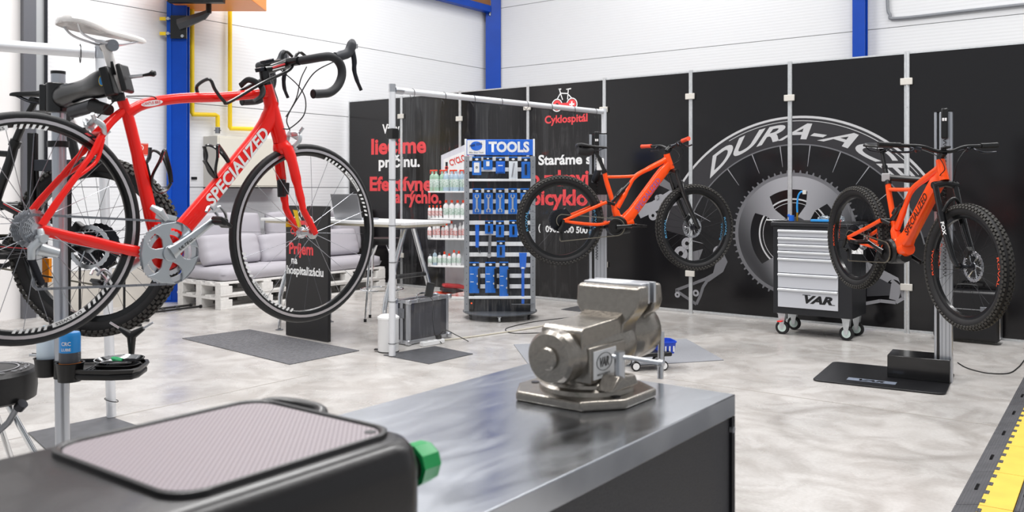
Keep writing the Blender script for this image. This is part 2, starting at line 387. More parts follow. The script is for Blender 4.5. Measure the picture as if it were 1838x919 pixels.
mb = MB(); d = Vector((2.1, .34))-Vector(KC); d.normalize(); n_ = Vector((d.y, -d.x)); K = Vector(KC)
flat([tuple(K-n_*.14), tuple(K+n_*.14), tuple(K+d*.5+n_*.09), tuple(K+d*1.0+n_*.085), tuple(K+d*1.08), tuple(K+d*1.0-n_*.085), tuple(K+d*.5-n_*.09)], -.0028, mb)
wprint('printed_arm', mb, pr_g2)
wprint('printed_arm', flat([tuple(K+d*.25+n_*.01), tuple(K+d*.95+n_*.01), tuple(K+d*.95+n_*.07), tuple(K+d*.3+n_*.075)], -.0032), pr_g3)
wprint('printed_arm', ann(tuple(K+d*1.0), .03, .06, -.0032), pr_dark)
wprint('printed_arm', ann(KC, .03, .17, -.003), pr_g3)
# printed rear mechanism left of the ring
def px(poly): return [wa(*q) for q in poly]
wprint('printed_derailleur', flat(px([(1140, 372), (1170, 362), (1205, 340), (1222, 352), (1222, 366), (1180, 378), (1150, 392)]), -.001), pr_g2)
wprint('printed_derailleur', flat(px([(1178, 330), (1188, 318), (1212, 336), (1208, 344)]), -.0012), pr_g1)
for cx_, cy_, r_ in ((1186, 357, .05), (1172, 387, .05), (1180, 355, .03), (1233, 437, .06), (1222, 455, .075), (1290, 452, .06)):
    wprint('printed_derailleur', ann(wa(cx_, cy_), r_*.35, r_, -.0016), pr_g2)
wprint('printed_derailleur', flat(px([(1229, 455), (1262, 447), (1255, 466), (1236, 470)]), -.0014), pr_g1)
wprint('printed_derailleur', flat(px([(1285, 470), (1298, 452), (1306, 470), (1298, 488), (1272, 506), (1262, 500), (1280, 490)]), -.0014), pr_g1)
def stroke(poly, wd, y=-.0018, mb=None):
    mb = mb or MB()
    for a, b in zip(poly, poly[1:]):
        a, b = Vector(a), Vector(b); d = (b-a).normalized(); n_ = Vector((d.y, -d.x))*wd/2; flat([tuple(a-n_), tuple(b-n_), tuple(b+n_), tuple(a+n_)], y, mb)
    return mb
wprint('printed_derailleur', stroke(px([(1290, 488), (1268, 500), (1213, 521), (1250, 546), (1257, 531), (1262, 515), (1272, 500)]), .03), pr_g1)
wprint('printed_derailleur', ann(wa(1249, 526), .015, .035, -.002, mb=ann(wa(1216, 529), .01, .03, -.002)), pr_g2)
# printed brake mechanism right
wprint('printed_caliper', flat(px([(1556, 505), (1580, 500), (1608, 515), (1604, 530), (1556, 532)]), -.0034), pr_g3)
wprint('printed_caliper', stroke(px([(1552, 545), (1580, 540), (1608, 543), (1622, 535), (1618, 518), (1600, 503)]), .03, -.0034), pr_g2)
wprint('printed_caliper', flat(px([(1600, 508), (1618, 520), (1612, 540), (1596, 536)]), -.0036), pr_g2)
# words on the boards (board coordinates, x along, z up)
def wtext(s, m, x, z, w_, h_, bold=.028):
    t_ = text('t', s, m, None, M=T(x, -.002, z) @ FRONT, w=w_, h=h_, bold=bold); me = t_.data; bpy.data.objects.remove(t_)
    tmp = MB(); tmp.add([tuple(v.co) for v in me.vertices], [tuple(p.vertices) for p in me.polygons]); wprint('lettering', tmp, m)
wtext('Vždy', whitet, -4.48, 2.02, .32, .12); wtext('liečime', redt, -4.69, 1.75, 1.0, .2, .035); wtext('príčinu.', whitet, -4.55, 1.57, .75, .14, .032)
wtext('Efektívne', redt, -4.72, 1.26, 1.13, .18, .035); wtext('a rýchlo.', redt, -4.25, 1.10, .82, .16, .035)
wtext('Cyklospitál', redt, -1.84, 2.035, .58, .085, .03); wtext('Staráme sa', whitet, -1.93, 1.56, .80, .11, .03)
wtext('o zdravie', redt, -2.05, 1.32, .93, .17, .035); wtext('bicyklov.', redt, -2.03, 1.10, .95, .17, .035); wtext('0902 400 500', whitet, -1.83, .785, .57, .07, .03)
wtext('(', whitet, -1.93, .80, .03, .07, .03)
def emblem(s, z, k, fnp):                                # small bicycle with a wrench between its wheels
    for dx in (0, .42): fnp('emblem', ann((s+dx*k, z), .13*k, .155*k, -.002), whitet)
    fnp('emblem', stroke([(s+q[0]*k, z+q[1]*k) for q in ((0, .14), (.1, .28), (.07, .38), (.04, .38), (.12, .38))], .025*k, -.0022), whitet)
    fnp('emblem', stroke([(s+q[0]*k, z+q[1]*k) for q in ((.1, .28), (.3, .26), (.42, .14))], .025*k, -.0022), whitet)
    fnp('emblem', stroke([(s+q[0]*k, z+q[1]*k) for q in ((.16, .12), (.1, .28))], .025*k, -.0022), whitet)
    fnp('emblem', stroke([(s+q[0]*k, z+q[1]*k) for q in ((.3, .12), (.32, .36), (.26, .36), (.4, .37))], .025*k, -.0022), whitet)
    fnp('emblem', ann((s, z), .05*k, .12*k, -.0024, radians(-110), radians(200)), redt)
    fnp('emblem', ann((s+.42*k, z), .001, .12*k, -.0024), redt); fnp('emblem', flat([(s+.08*k, z-.045*k), (s+.4*k, z-.045*k), (s+.4*k, z+.045*k), (s+.08*k, z+.045*k)], -.0026), redt)
    fnp('emblem', flat([(s+.35*k, z-.02*k), (s+.49*k, z-.02*k), (s+.49*k, z+.02*k), (s+.35*k, z+.02*k)], -.003, flat([(s+.4*k, z-.07*k), (s+.44*k, z-.07*k), (s+.44*k, z+.07*k), (s+.4*k, z+.07*k)], -.003)), whitet)
emblem(-1.67, 2.235, .48, lambda n, m_, k: wprint(n, m_, k))

# ---------------------------------------------------------------- bicycles (local frame: x forward, y left, z up, origin on the rear axle)
spoke = mat('spoke_steel', '9a9ca2', .25, 1); blkspoke = mat('black_spoke', '26262a', .3, .6)
tyre_road = mat('road_tyre', '16171a', .55, bump=.1, bscale=150); rimb = mat('black_rim', '0c0d0f', .28, .3, coat=.3); rimsil = mat('rim_brake_track', 'd9d3d6', .3, .9)
tyre_mtb = mat('knobby_tyre', '1a191b', .7, bump=.3, bscale=120, noise=.35, nscale=30)
stanch = mat('stanchion', '1a1a1c', .1, .6, coat=1)
def wheel(root, c, R_, tr, rd, M=None, nsp=24, disc=False, knobs=0, decal=None, track=False, road=False, spm=None, dside=1, decs=()):
    M = M or Matrix.Identity(4); cz = (c[0], 0, c[1]); ri = R_-2*tr+.006; n = 72; tw = tr*1.02
    prof = [(ri, -.011), (ri+.001, .011), (ri-rd*.3, .0125), (ri-rd*.8, .009), (ri-rd, .004), (ri-rd, -.004), (ri-rd*.8, -.009), (ri-rd*.3, -.0125)] if road else \
           [(ri+.002, -.016), (ri+.002, .016), (ri-rd*.5, .0165), (ri-rd, .011), (ri-rd, -.011), (ri-rd*.5, -.0165)]
    wh = MB(M).lathe(prof, n, cz, 'y', closed=True).build('wheel', rimb, root)
    if track:
        for s in (-1, 1): MB(M).ring(cz, ri-.0105, ri-.001, s*.0126-.0006, s*.0126+.0006, n).build('brake_track', rimsil, wh)
    tp = [(R_-tr+tr*cos(2*pi*k/14), tw*sin(2*pi*k/14)) for k in range(14)]
    MB(M).lathe(tp, n, cz, 'y', closed=True).build('tyre', tyre_road if road else tyre_mtb, wh)
    if knobs:
        mb = MB(M)
        for k in range(knobs):
            a = 2*pi*k/knobs
            for yy, ang, hh, dx in ((0, 0, .007, 0), (-.011 if k % 2 else .011, .3, .007, .5), (tw*.72, .78, .010, .25), (-tw*.72, -.78, .010, .25), (tw*.93, 1.15, .008, .75), (-tw*.93, -1.15, .008, .75)):
                b = a+dx*2*pi/knobs
                rc = R_-tr+tr*cos(ang); yc = tw*sin(ang)
                K = M @ T(*cz) @ Matrix.Rotation(b, 4, 'Y') @ T(0, yc, rc) @ Matrix.Rotation(-ang, 4, 'X')
                w2 = 2*pi*R_/knobs*.30
                mb.add([(x*w2, y*.0055, z*hh) for z in (-.4, 1) for y in (-1, 1) for x in (-1, 1)], [(4, 5, 7, 6), (0, 1, 5, 4), (2, 6, 7, 3), (0, 4, 6, 2), (1, 3, 7, 5)], M.inverted() @ K)
        mb.build('tread', mat('tread_rubber', '403e3b', .7, noise=.3, nscale=30), wh, kind='stuff')
    hw = .033 if road and not disc else .035
    MB(M).lathe([(.004, -.05), (.009, -.05), (.009, -hw-.006), (.022, -hw-.003), (.022, -hw+.003), (.012, -hw+.008), (.011, 0), (.012, hw-.008), (.022, hw-.003), (.022, hw+.003), (.009, hw+.006), (.009, .05), (.004, .05)], 20, cz, 'y').build('hub', silver if road else dark, wh)
    mb = MB(M)
    for k in range(nsp):
        s = 1 if k % 2 else -1; a = 2*pi*k/nsp; off = (1 if (k//2) % 2 else -1)*(.95 if not road or nsp > 20 else .0)
        p = (cz[0]+.020*sin(a+off), s*hw, cz[2]+.020*cos(a+off)); q = (cz[0]+(ri-rd)*sin(a), s*.003, cz[2]+(ri-rd)*cos(a))
        mb.tube([p, q], .0010, 4)
    mb.build('spokes', spm or blkspoke, wh, kind='stuff')
    if disc:
        y = dside*.043; mb = MB(M).ring(cz, .072, .088, y-.001, y+.001, 48, teeth=.003)
        for k in range(6):
            a = 2*pi*k/6; mb.tube([(cz[0]+.02*sin(a), y, cz[2]+.02*cos(a)), (cz[0]+.074*sin(a+.5), y, cz[2]+.074*cos(a+.5))], .0035, 6)
        for k in range(24):
            a = 2*pi*k/24; mb.tube([(cz[0]+.071*sin(a), y, cz[2]+.071*cos(a)), (cz[0]+.062*sin(a+.08), y, cz[2]+.062*cos(a+.08))], .002, 5)
        mb.ring(cz, .010, .024, y-.004, y+.004, 24)
        mb.build('brake_rotor', silver, wh)
    return wh, ri, cz
def rim_text(wh, M, cz, r, a0, s, m, w_, h_, y, flip=False, yaw=1):
    def fn(x, v):
        a = a0+(x/r)*(1 if not flip else -1); rr_ = r+v if not flip else r-v
        return (cz[0]+rr_*sin(a), y, cz[2]+rr_*cos(a))
    text('lettering', s, m, wh, M=M, w=w_, h=h_, fn=fn, bold=.01, res=2)
def rim_blocks(wh, M, cz, r0, r1, a0, a1, n, y, m, duty=.5, slant=.02):
    mb = MB(M)
    for k in range(n):
        b0 = a0+(a1-a0)*k/n; b1 = b0+(a1-a0)/n*duty
        q = [(r0, b0), (r0, b1), (r1, b1+slant), (r1, b0+slant)]
        mb.add([(cz[0]+r*sin(a), y, cz[2]+r*cos(a)) for r, a in q], [(0, 1, 2, 3)])
    mb.build('rim_decal', m, wh, kind='stuff')
def chain(root, path, y, closed=False, m=None):
    pts = [Vector((p[0], (p[2] if len(p) > 2 else y), p[1])) for p in path]; mb = MB(); step = .0127; k = 0; acc = 0
    if closed: pts.append(pts[0])
    for a, b in zip(pts, pts[1:]):
        L = (b-a).length; d = (b-a)/L; t = acc
        while t < L:
            c = a+d*t; wd = .0035 if k % 2 else .0025
            up = Vector((0, 1, 0)).cross(d)
            vs = [c+d*(x*.0068)+Vector((0, 1, 0))*(yy*wd)+up*(z*.0035) for z in (-1, 1) for yy in (-1, 1) for x in (-1, 1)]
            mb.add(vs, [(0, 2, 3, 1), (4, 5, 7, 6), (0, 1, 5, 4), (2, 6, 7, 3), (0, 4, 6, 2), (1, 3, 7, 5)]); k += 1; t += step
        acc = t-L
    return mb.build('chain', m or greym, root)
def arc(c, r, a0, a1, n=10, y=None):
    return [(c[0]+r*sin(a0+(a1-a0)*i/n), c[1]+r*cos(a0+(a1-a0)*i/n)) + ((y,) if y is not None else ()) for i in range(n+1)]
def cassette(root, c, y0, r0, r1, n, step=.004, m=None, side=-1):
    cs = MB()
    for k in range(n):
        r = r0+(r1-r0)*k/(n-1); y = side*(y0-k*step)
        cs.ring((c[0], 0, c[1]), max(r*.55, .018) if k > n*.6 else .016, r-.003, y-.0009, y+.0009, 48 if r > .035 else 30, teeth=.004)
    cs.cyl((c[0], side*(y0+.006), c[1]), (c[0], side*(y0-n*step), c[1]), .017)
    for k in range(4):
        a = k*pi/2; cs.tube([(c[0]+.018*sin(a), side*(y0-n*step*.8), c[1]+.018*cos(a)), (c[0]+r1*.9*sin(a), side*(y0-n*step), c[1]+r1*.9*cos(a))], .003, 6)
    return cs.build('cassette', m or silver, root)
def pedal(root, c, y, m, s=.05, wd=.045):
    mb = MB(); mb.cyl((c[0], y-wd*1.3*(1 if y < 0 else -1)*-1, c[1]), (c[0], y, c[1]), .007)
    mb.box(c[0]-s, c[0]-s+.012, y-wd, y+wd, c[1]-.008, c[1]+.008).box(c[0]+s-.012, c[0]+s, y-wd, y+wd, c[1]-.008, c[1]+.008)
    mb.box(c[0]-s, c[0]+s, y-wd, y-wd+.01, c[1]-.01, c[1]+.01).box(c[0]-s, c[0]+s, y+wd-.01, y+wd, c[1]-.01, c[1]+.01).box(c[0]-.013, c[0]+.013, y-wd, y+wd, c[1]-.011, c[1]+.011)
    return mb.build('pedal', m, root, .002)
def saddle(root, x0, x1, z, m, wmax=.068, tilt=0, hollow=True, rails=silver):
    secs = [(0, .45, -.006, .02), (.03, .8, .004, .03), (.15, 1, .006, .034), (.3, .93, 0, .03), (.45, .58, -.004, .026), (.6, .36, -.006, .024), (.8, .27, -.006, .022), (.94, .22, -.008, .02), (1, .1, -.012, .012)]
    rs = []; L = x1-x0
    for t, wf, dz, th in secs:
        wd = wmax*wf; x = x0+L*t; zz = z+dz+tilt*t; r = []
        for yy, zo in ((-1, -.9), (-1.0, -.35), (-.85, -.05), (-.45, .1), (0, .02), (.45, .1), (.85, -.05), (1, -.35), (1, -.9), (.7, -.75), (0, -.45), (-.7, -.75)):
            r.append((x, yy*wd, zz+zo*th))
        rs.append(r)
    sd = MB().rings(rs).build('saddle', m, root, sub=1)
    mb = MB()
    for s in (-1, 1):
        mb.tube(spl([(x0+L*.12, s*.045, z-.02), (x0+L*.2, s*.03, z-.045), (x0+L*.38, s*.022, z-.052+tilt*.4), (x0+L*.62, s*.022, z-.05+tilt*.6), (x0+L*.88, s*.01, z-.022+tilt)], 5), .0036, 8)
    mb.build('saddle_rail', rails, sd)
    return sd

# ------------------------------------------------ the red road bicycle
road = thing('road_bicycle', 'red road racing bicycle with white saddle and drop bars, clamped in a repair stand', 'bicycle', (-1.382, 2.50, 1.167), rot=(0, radians(3.0), radians(51.79)))
rf = MB()
def s3(p, y=0): return (p[0], y, p[1])
# main triangle
rf.ftube(spl([s3(p) for p in ((.255, .405), (.28, .345), (.325, .20), (.37, .045), (.405, -.05))], 4), [.017]*4+[.019]*4+[.022]*4+[.023]*4+[.022], [.015]*4+[.014]*4+[.014]*4+[.016]*4+[.02])
rf.ftube(spl([s3(p) for p in ((.268, .36), (.33, .40), (.45, .434), (.60, .459), (.73, .486), (.80, .498))], 4), [.02, .018]+[.017]*16+[.018, .02, .023], [.016]*17+[.018]*4)
rf.sq = .55; rf.ftube(spl([s3(p) for p in ((.81, .47), (.795, .40), (.73, .305), (.60, .145), (.47, -.005), (.415, -.065))], 4), [.02]*3+[.026]*6+[.028]*12, [.022]*3+[.022]*6+[.022]*12)
rf.sq = 1; rf.ftube([s3(p) for p in ((.785, .528), (.80, .48), (.828, .40), (.85, .345), (.853, .325))], [.020, .025, .027, .027, .024], [.019, .022, .024, .025, .024])
rf.cyl((.41, -.045, -.07), (.41, .045, -.07), .024)
for s in (-1, 1):                                        # stays: the seat stays fork around the wheel and leave a long window
    rf.ftube(spl([(.006, s*.064, .004), (.03, s*.062, -.004), (.15, s*.045, -.03), (.28, s*.036, -.06), (.37, s*.03, -.072)], 4), [.012]*4+[.012]*4+[.015]*4+[.017]*5, [.007]*4+[.008]*8+[.009]*5)
    rf.ftube(spl([(.008, s*.063, .01), (.055, s*.056, .085), (.105, s*.046, .155)], 4), [.011]*5+[.010]*4, .007)
    rf.ftube(spl([(.100, s*.047, .148), (.128, s*.043, .19), (.160, s*.036, .235), (.182, s*.028, .280), (.215, s*.015, .325), (.262, s*.006, .372)], 4), [.008]*8+[.011]*12+[.010], .006)
    rf.ftube(spl([(.098, s*.047, .146), (.140, s*.042, .178), (.172, s*.034, .212), (.188, s*.029, .275)], 4), .006, .006)
rf.tube([(.186, -.024, .29), (.186, .024, .29)], .009)
fr = rf.build('frame', red, road)
MB().ftube([(.245, 0, .398), (.238, 0, .422)], .021, .021).cyl((.222, -.012, .408), (.222, .012, .408), .008).build('seat_clamp', black, fr)
MB().ftube([(.248, 0, .40), (.232, 0, .455)], .0138, .0138, n=20).build('seat_post', mat('white_lacquer', 'f3efec', .25, coat=1), road)
MB().ftube(spl([(.232, 0, .455), (.218, 0, .50), (.202, 0, .545), (.196, 0, .566)], 4), [.0138]*9+[.016, .018, .02, .02], [.0138]*9+[.013]*4, n=20).build('seat_post', MATS['white_lacquer'], road)
MB().cyl((.206, -.026, .563), (.206, .026, .563), .018).build('saddle_clamp', greym, road)
for s in (-1, 1): MB().ftube([(.219, s*.0125, .475), (.21, s*.0125, .515)], [.009, .004], .0022).build('seat_post_stripe', black, road)
saddle(road, .055, .325, .625, MATS['white_lacquer'], .066, -.012)
# downtube lettering, both sides of the tube's right face
def dtf(x, v, o=(.56, .10), yy=-.0228):
    d = Vector((.63, .775)); n_ = Vector((-d.y, d.x)); q = Vector(o)+d*x+n_*v
    k = max(0, 1-(v/.03)**2); return (q.x, yy-.0002, q.y)
text('lettering', 'SPECIALIZED', whitet, fr, w=.345, h=.042, fn=lambda x, v: dtf(x, v-.021, (.558, .095)), bold=.03, shear=.12, res=3)
MB().add([(.345+.036*cos(2*pi*k/24), -.0172, .4035+.0095*sin(2*pi*k/24)+.0036*2.6*cos(2*pi*k/24)) for k in range(24)], [tuple(range(24))]).build('emblem', whitet, fr)
text('lettering', 'CANTUS BIKE', redt, fr, M=T(.314, -.0176, .3925) @ R(14, 'Y').inverted() @ FRONT, w=.062, h=.009, bold=.02, res=2)
# fork
fk = MB()
fk.ftube(spl([(.853, 0, .33), (.862, 0, .312), (.872, 0, .296)], 3), [.026, .03, .032, .034, .034, .03, .028], [.024, .026, .03, .034, .034, .032, .03])
for s in (-1, 1):
    fk.ftube(spl([(.868, s*.024, .31), (.882, s*.037, .26), (.905, s*.045, .175), (.925, s*.049, .11), (.932, s*.050, .085), (.96, s*.051, .045), (.993, s*.051, -.002)], 4), [.024]*4+[.021]*4+[.017]*4+[.014]*4+[.013]*8+[.011], [.012]*8+[.009]*16+[.008])
fko = fk.build('fork', red, road)
MB().box(.94, .985, .0, .002, 0, .02, T(0, .058, .02)).build('fork_sticker', yellowp, fko)
MB().add([(.955, .0412, .085), (.978, .0412, .083), (1.000, .0412, .016), (.984, .0412, .014)], [(0, 1, 2, 3)]).build('fork_sticker', yellowp, fko)
MB().tube([(.905, -.04, .2), (.905, -.02, .2)], .006).build('fork_bolt', silver, fko)
# little sensor on the far blade
MB().box(.893, .928, .030, .044, .140, .185).tube([(.897, .033, .13), (.893, .036, .195)], .016, 12).build('speed_sensor', black, road, .003)
# wheels
for k, c_ in enumerate(((0, 0), (.993, 0))):
    wh, ri, cz = wheel(road, c_, .334, .0125, .026, nsp=20 if k else 24, track=True, road=True, spm=spoke)
    for y in (-.0118,):
        a0 = 2.55 if k == 0 else .62
        for (b, kk) in ((a0, 0), (a0+pi, 1)):
            MB().ring(cz, ri-.031, ri-.018, y-.0016, y-.0008, 16, b-.02, b+.33).build('rim_decal', whitet, wh)
            rim_text(wh, None, cz, ri-.0285, b+.02, 'DT SWISS', blackm, .08, .0085, y-.0019)
            rim_blocks(wh, None, cz, ri-.031, ri-.018, b+.37, b+.72, 6, y-.0012, whitet)
            rim_blocks(wh, None, cz, ri-.031, ri-.018, b-.42, b-.04, 6, y-.0012, whitet)
    rim_blocks(wh, None, cz, .318, .324, .45, .62, 2, -.0135 if k == 0 else -.0105, redt, .6)
rf2 = (.41, -.07)
cassette(road, (0, 0), .052, .022, .056, 10)
cr = MB().ring((rf2[0], 0, rf2[1]), .079, .098, -.048, -.045, 106, teeth=.004).build('chainring', silver, road)
MB().ring((rf2[0], 0, rf2[1]), .058, .071, -.040, -.037, 76, teeth=.003).build('chainring', silver, road)
mb = MB(); c = Vector((rf2[0], 0, rf2[1]))
for k in range(5):                                       # rounded five-arm spider with oval windows
    a = radians(52)+2*pi*k/5; d = Vector((sin(a), 0, cos(a))); n_ = Vector((cos(a), 0, -sin(a)))
    pf = [(.012, .020), (.03, .017), (.05, .014), (.066, .019), (.08, .034), (.0885, .05)]
    L = [c+d*r+n_*w_ for r, w_ in pf]; Rr = [c+d*r-n_*w_ for r, w_ in pf][::-1]
    poly = L+[c+d*.097]+Rr
    mb.add([p+Vector((0, -.056, 0)) for p in poly]+[p+Vector((0, -.047, 0)) for p in poly], [tuple(range(13)), tuple(range(25, 12, -1))]+[(i, (i+1) % 13, (i+1) % 13+13, i+13) for i in range(13)])
mb.cyl((c.x, -.062, c.z), (c.x, -.04, c.z), .026)
mb.build('spider', mat('crank_silver', 'bfc5ca', .3, .85), road, .0015)
MB().cyl((c.x, -.036, c.z), (c.x, -.02, c.z), .055).build('bottom_bracket_shield', red, road)
pe = Vector((.545, 0, .035))
def crank(s, dirp, m, y=.063, wd=1):
    p, q = c, dirp
    k = MB().ftube([p+Vector((0, s*y, 0)), p.lerp(q, .12)+Vector((0, s*(y+.002), 0)), p.lerp(q, .5)+Vector((0, s*(y+.006), 0)), p.lerp(q, .9)+Vector((0, s*(y+.01), 0)), q+Vector((0, s*(y+.01), 0)), q+(q-p)*.05+Vector((0, s*(y+.01), 0))], [.024, .019, .0145, .0125, .014, .006], [.009, .009, .008, .007, .007, .005], n=16)
    return k.build('crank_arm', m, road)
ca = crank(-1, pe, MATS['crank_silver'])
d_ = (pe-c).normalized(); an = math.degrees(atan2(d_.z, d_.x))
text('lettering', 'ULTEGRA', blackm, ca, M=T(c.x+.022, -.0765, c.z+.008) @ Matrix.Rotation(-radians(an), 4, 'Y') @ FRONT, w=.075, h=.01, bold=.01, shear=.3, res=2)
crank(1, c-(pe-c), MATS['crank_silver'])
def rpedal(p, s):
    q = p+Vector((0, s*.1, 0))
    mb = MB().cyl(p+Vector((0, s*.07, 0)), p+Vector((0, s*.09, 0)), .008).cyl(p+Vector((0, s*.09, 0)), p+Vector((0, s*.145, 0)), .013)
    mb.box(-.022, .03, -.028, .028, -.006, .006, T(q.x, q.y+s*.02, q.z) @ R(35, 'Y'))
    o = mb.build('pedal', black, road, .003)
    MB().tube(spl([(q.x-.03, q.y-.02, q.z+.03), (q.x-.012, q.y-.028, q.z+.048), (q.x+.018, q.y-.02, q.z+.02), (q.x+.03, q.y, q.z-.01), (q.x+.018, q.y+.028, q.z+.02), (q.x-.012, q.y+.03, q.z+.048), (q.x-.03, q.y+.02, q.z+.03)], 4), .005, 8).build('pedal_cage', silver, o)
rpedal(pe, -1); rpedal(c-(pe-c), 1)
chain(road, arc((0, 0), .040, radians(-150), radians(-5), 8, -.047)+arc(rf2, .1, radians(4), radians(172), 16, -.0465)+[(.02, -.170, -.05)]+arc((.018, -.15), .02, radians(180), radians(300), 4, -.05)+[(-.012, -.095, -.05)], -.047)
dr = MB().ftube([(.004, -.066, .0), (.006, -.076, -.028), (-.022, -.078, -.055), (-.02, -.076, -.085)], [.009, .013, .012, .01], [.006, .01, .009, .008]).cyl((.004, -.094, -.026), (.004, -.06, -.026), .012).ftube([(0, -.072, -.055), (.05, -.078, -.068)], [.02, .014], .014).build('rear_derailleur', mat('satin_silver', 'cdd2d6', .35, .6), road)
MB().ftube([(-.018, -.058, -.075), (.02, -.058, -.155)], [.012, .009], .003).ftube([(-.018, -.044, -.075), (.02, -.044, -.155)], [.012, .009], .002).lathe([(.003, -.004), (.012, -.004), (.012, .004), (.003, .004)], 11, (.018, -.05, -.15), 'y').build('derailleur_cage', dark, dr)
MB().ftube([(.352, -.03, .075), (.372, -.05, .06), (.395, -.052, .035)], [.009, .014, .008], [.006, .01, .004]).ftube([(.36, -.046, .05), (.43, -.046, .035)], .012, .0015).build('front_derailleur', MATS['satin_silver'], road)
def caliper(x, z, a, front):
    M_ = T(x, 0, z) @ Matrix.Rotation(a, 4, 'Y'); mb = MB(M_)
    for s in (-1, 1):
        mb.ftube(spl([(0, s*.006, 0), (.012, s*.03, .005), (.018, s*.037, -.02), (.012, s*.026, -.045)], 4), [.010]*9+[.008]*4, .006)
        mb.box(-.015, .035, s*.017-.004, s*.017+.004, -.052, -.042)
    mb.cyl((-.01, 0, 0), (.03, 0, 0), .009).cyl((.01, -.035, .012), (.01, -.045, .03), .006)
    mb.build('brake_caliper', MATS['satin_silver'], road)
    return M_
caliper(.90, .362, radians(20), 1); caliper(.155, .315, radians(-40), 0)
# cockpit
MB().ftube([(.785, 0, .528), (.777, 0, .552), (.772, 0, .575)], .0185, .0185, n=20).build('headset_spacer', blackm, road)
MB().ring((.788, 0, .0), .014, .0215, -.001, .001).build('headset_ring', redt, road).location = (0, 0, 0)
bpy.data.objects.remove(bpy.data.objects['headset_ring'])
st = MB().ftube([(.768, 0, .578), (.80, 0, .588), (.84, 0, .606), (.868, 0, .618)], [.02, .016, .0155, .021], [.02, .016, .0155, .02], n=16).build('stem', blackm, road)
MB().ftube([(.795, -.0165, .59), (.848, -.0165, .612)], .0035, .0012).build('stem_stripe', redt, st); MB().ftube([(.795, -.0165, .581), (.848, -.0165, .602)], .002, .0012).build('stem_stripe', whitet, st)
MB().ftube([(.757, 0, .572), (.752, 0, .585)], .018, .018).box(-.02, .02, -.016, .016, 0, .012, T(.785, 0, .607) @ R(-22, 'Y')).build('bike_computer_mount', dark, road, .002)
for s in (-1, 1):
    bp_ = [(.868, 0, .622), (.868, s*.06, .622), (.872, s*.13, .624), (.882, s*.185, .628), (.905, s*.198, .632), (.935, s*.2, .625), (.955, s*.202, .600), (.955, s*.204, .565), (.935, s*.206, .528), (.90, s*.208, .502), (.86, s*.208, .492), (.828, s*.208, .487)]
    q = spl(bp_, 6)
    MB().tube(q[:8], .0158, 14).build('handlebar', blackm, road); MB().tube(q[8:], [.0155]*(len(q)-9)+[.0165], 14).build('bar_tape', graytape, road)
    MB().cyl((.829, s*.208, .4873), (.826, s*.208, .4868), .013).build('bar_plug', mat('plug_dark', '060606', .4), road)
    h_ = MB().ftube(spl([(.925, s*.2, .636), (.955, s*.2, .645), (.985, s*.2, .66), (1.0, s*.2, .690), (1.003, s*.2, .712)], 4), [.015]*3+[.018]*5+[.019]*5+[.018, .017, .013, .007], [.014]*10+[.016]*4+[.012, .01, .006]).build('brake_hood', mat('hood_rubber', '3a3c42', .55), road)
    MB().ftube(spl([(1.006, s*.2, .668), (1.014, s*.202, .635), (1.012, s*.206, .60), (1.022, s*.212, .563), (1.042, s*.214, .530)], 4), [.010]*6+[.008]*7+[.006]*4, [.009]*9+[.007]*8).build('brake_lever', dark, h_)
    MB().cyl((1.012, s*.2, .695), (1.018, s*.2, .68), .014, .010).build('lever_cap', silver, h_)
for pts in ([(.94, -.19, .625), (.90, -.12, .58), (.885, -.06, .50), (.88, 0, .42), (.895, 0, .375)], [(.86, .03, .60), (.90, -.03, .54), (.92, -.05, .49), (.915, -.05, .43), (.87, -.035, .38), (.845, -.026, .375)],
            [(.94, .19, .62), (.89, .1, .54), (.86, .03, .47), (.83, .026, .42)], [(.88, -.1, .60), (.895, -.05, .56), (.897, -.03, .50), (.885, -.02, .46), (.855, -.026, .42)],
            [(.262, -.012, .415), (.34, -.016, .425), (.36, -.016, .42)], [(.165, -.01, .325), (.20, -.02, .37), (.235, -.03, .415)]):
    MB().tube(spl(pts, 8), .0022, 6).build('cable', black, road)
# bottle cages
def cage(o, a):
    M_ = T(*o) @ Matrix.Rotation(a, 4, 'Y'); mb = MB(M_)   # local z along the tube, x away from it
    for s in (-1, 1):
        mb.tube(spl([(.004, s*.006, .0), (.006, s*.02, .03), (.03, s*.038, .07), (.055, s*.034, .10), (.07, s*.014, .08), (.076, s*.006, .03), (.072, s*.004, -.01)], 5), .004, 6, sq=1.5)
    mb.tube(spl([(.072, 0, -.012), (.05, 0, -.03), (.02, 0, -.03), (.003, 0, 0)], 4), .005, 6, sq=1.6); mb.box(.0, .006, -.009, .009, -.01, .075)
    mb.tube(spl([(.004, 0, .07), (.02, 0, .085), (.03, .0, .115)], 4), .005, 6, sq=1.8)
    o = mb.build('bottle_cage', blackm, road)
    MB(M_).tube([(.03, -.0385, .066), (.055, -.0345, .10)], .0042, 6).build('cage_stripe', redt, o)
cage((.595, 0, .178), radians(39-78)); cage((.36, 0, .145), radians(-17)+radians(0))

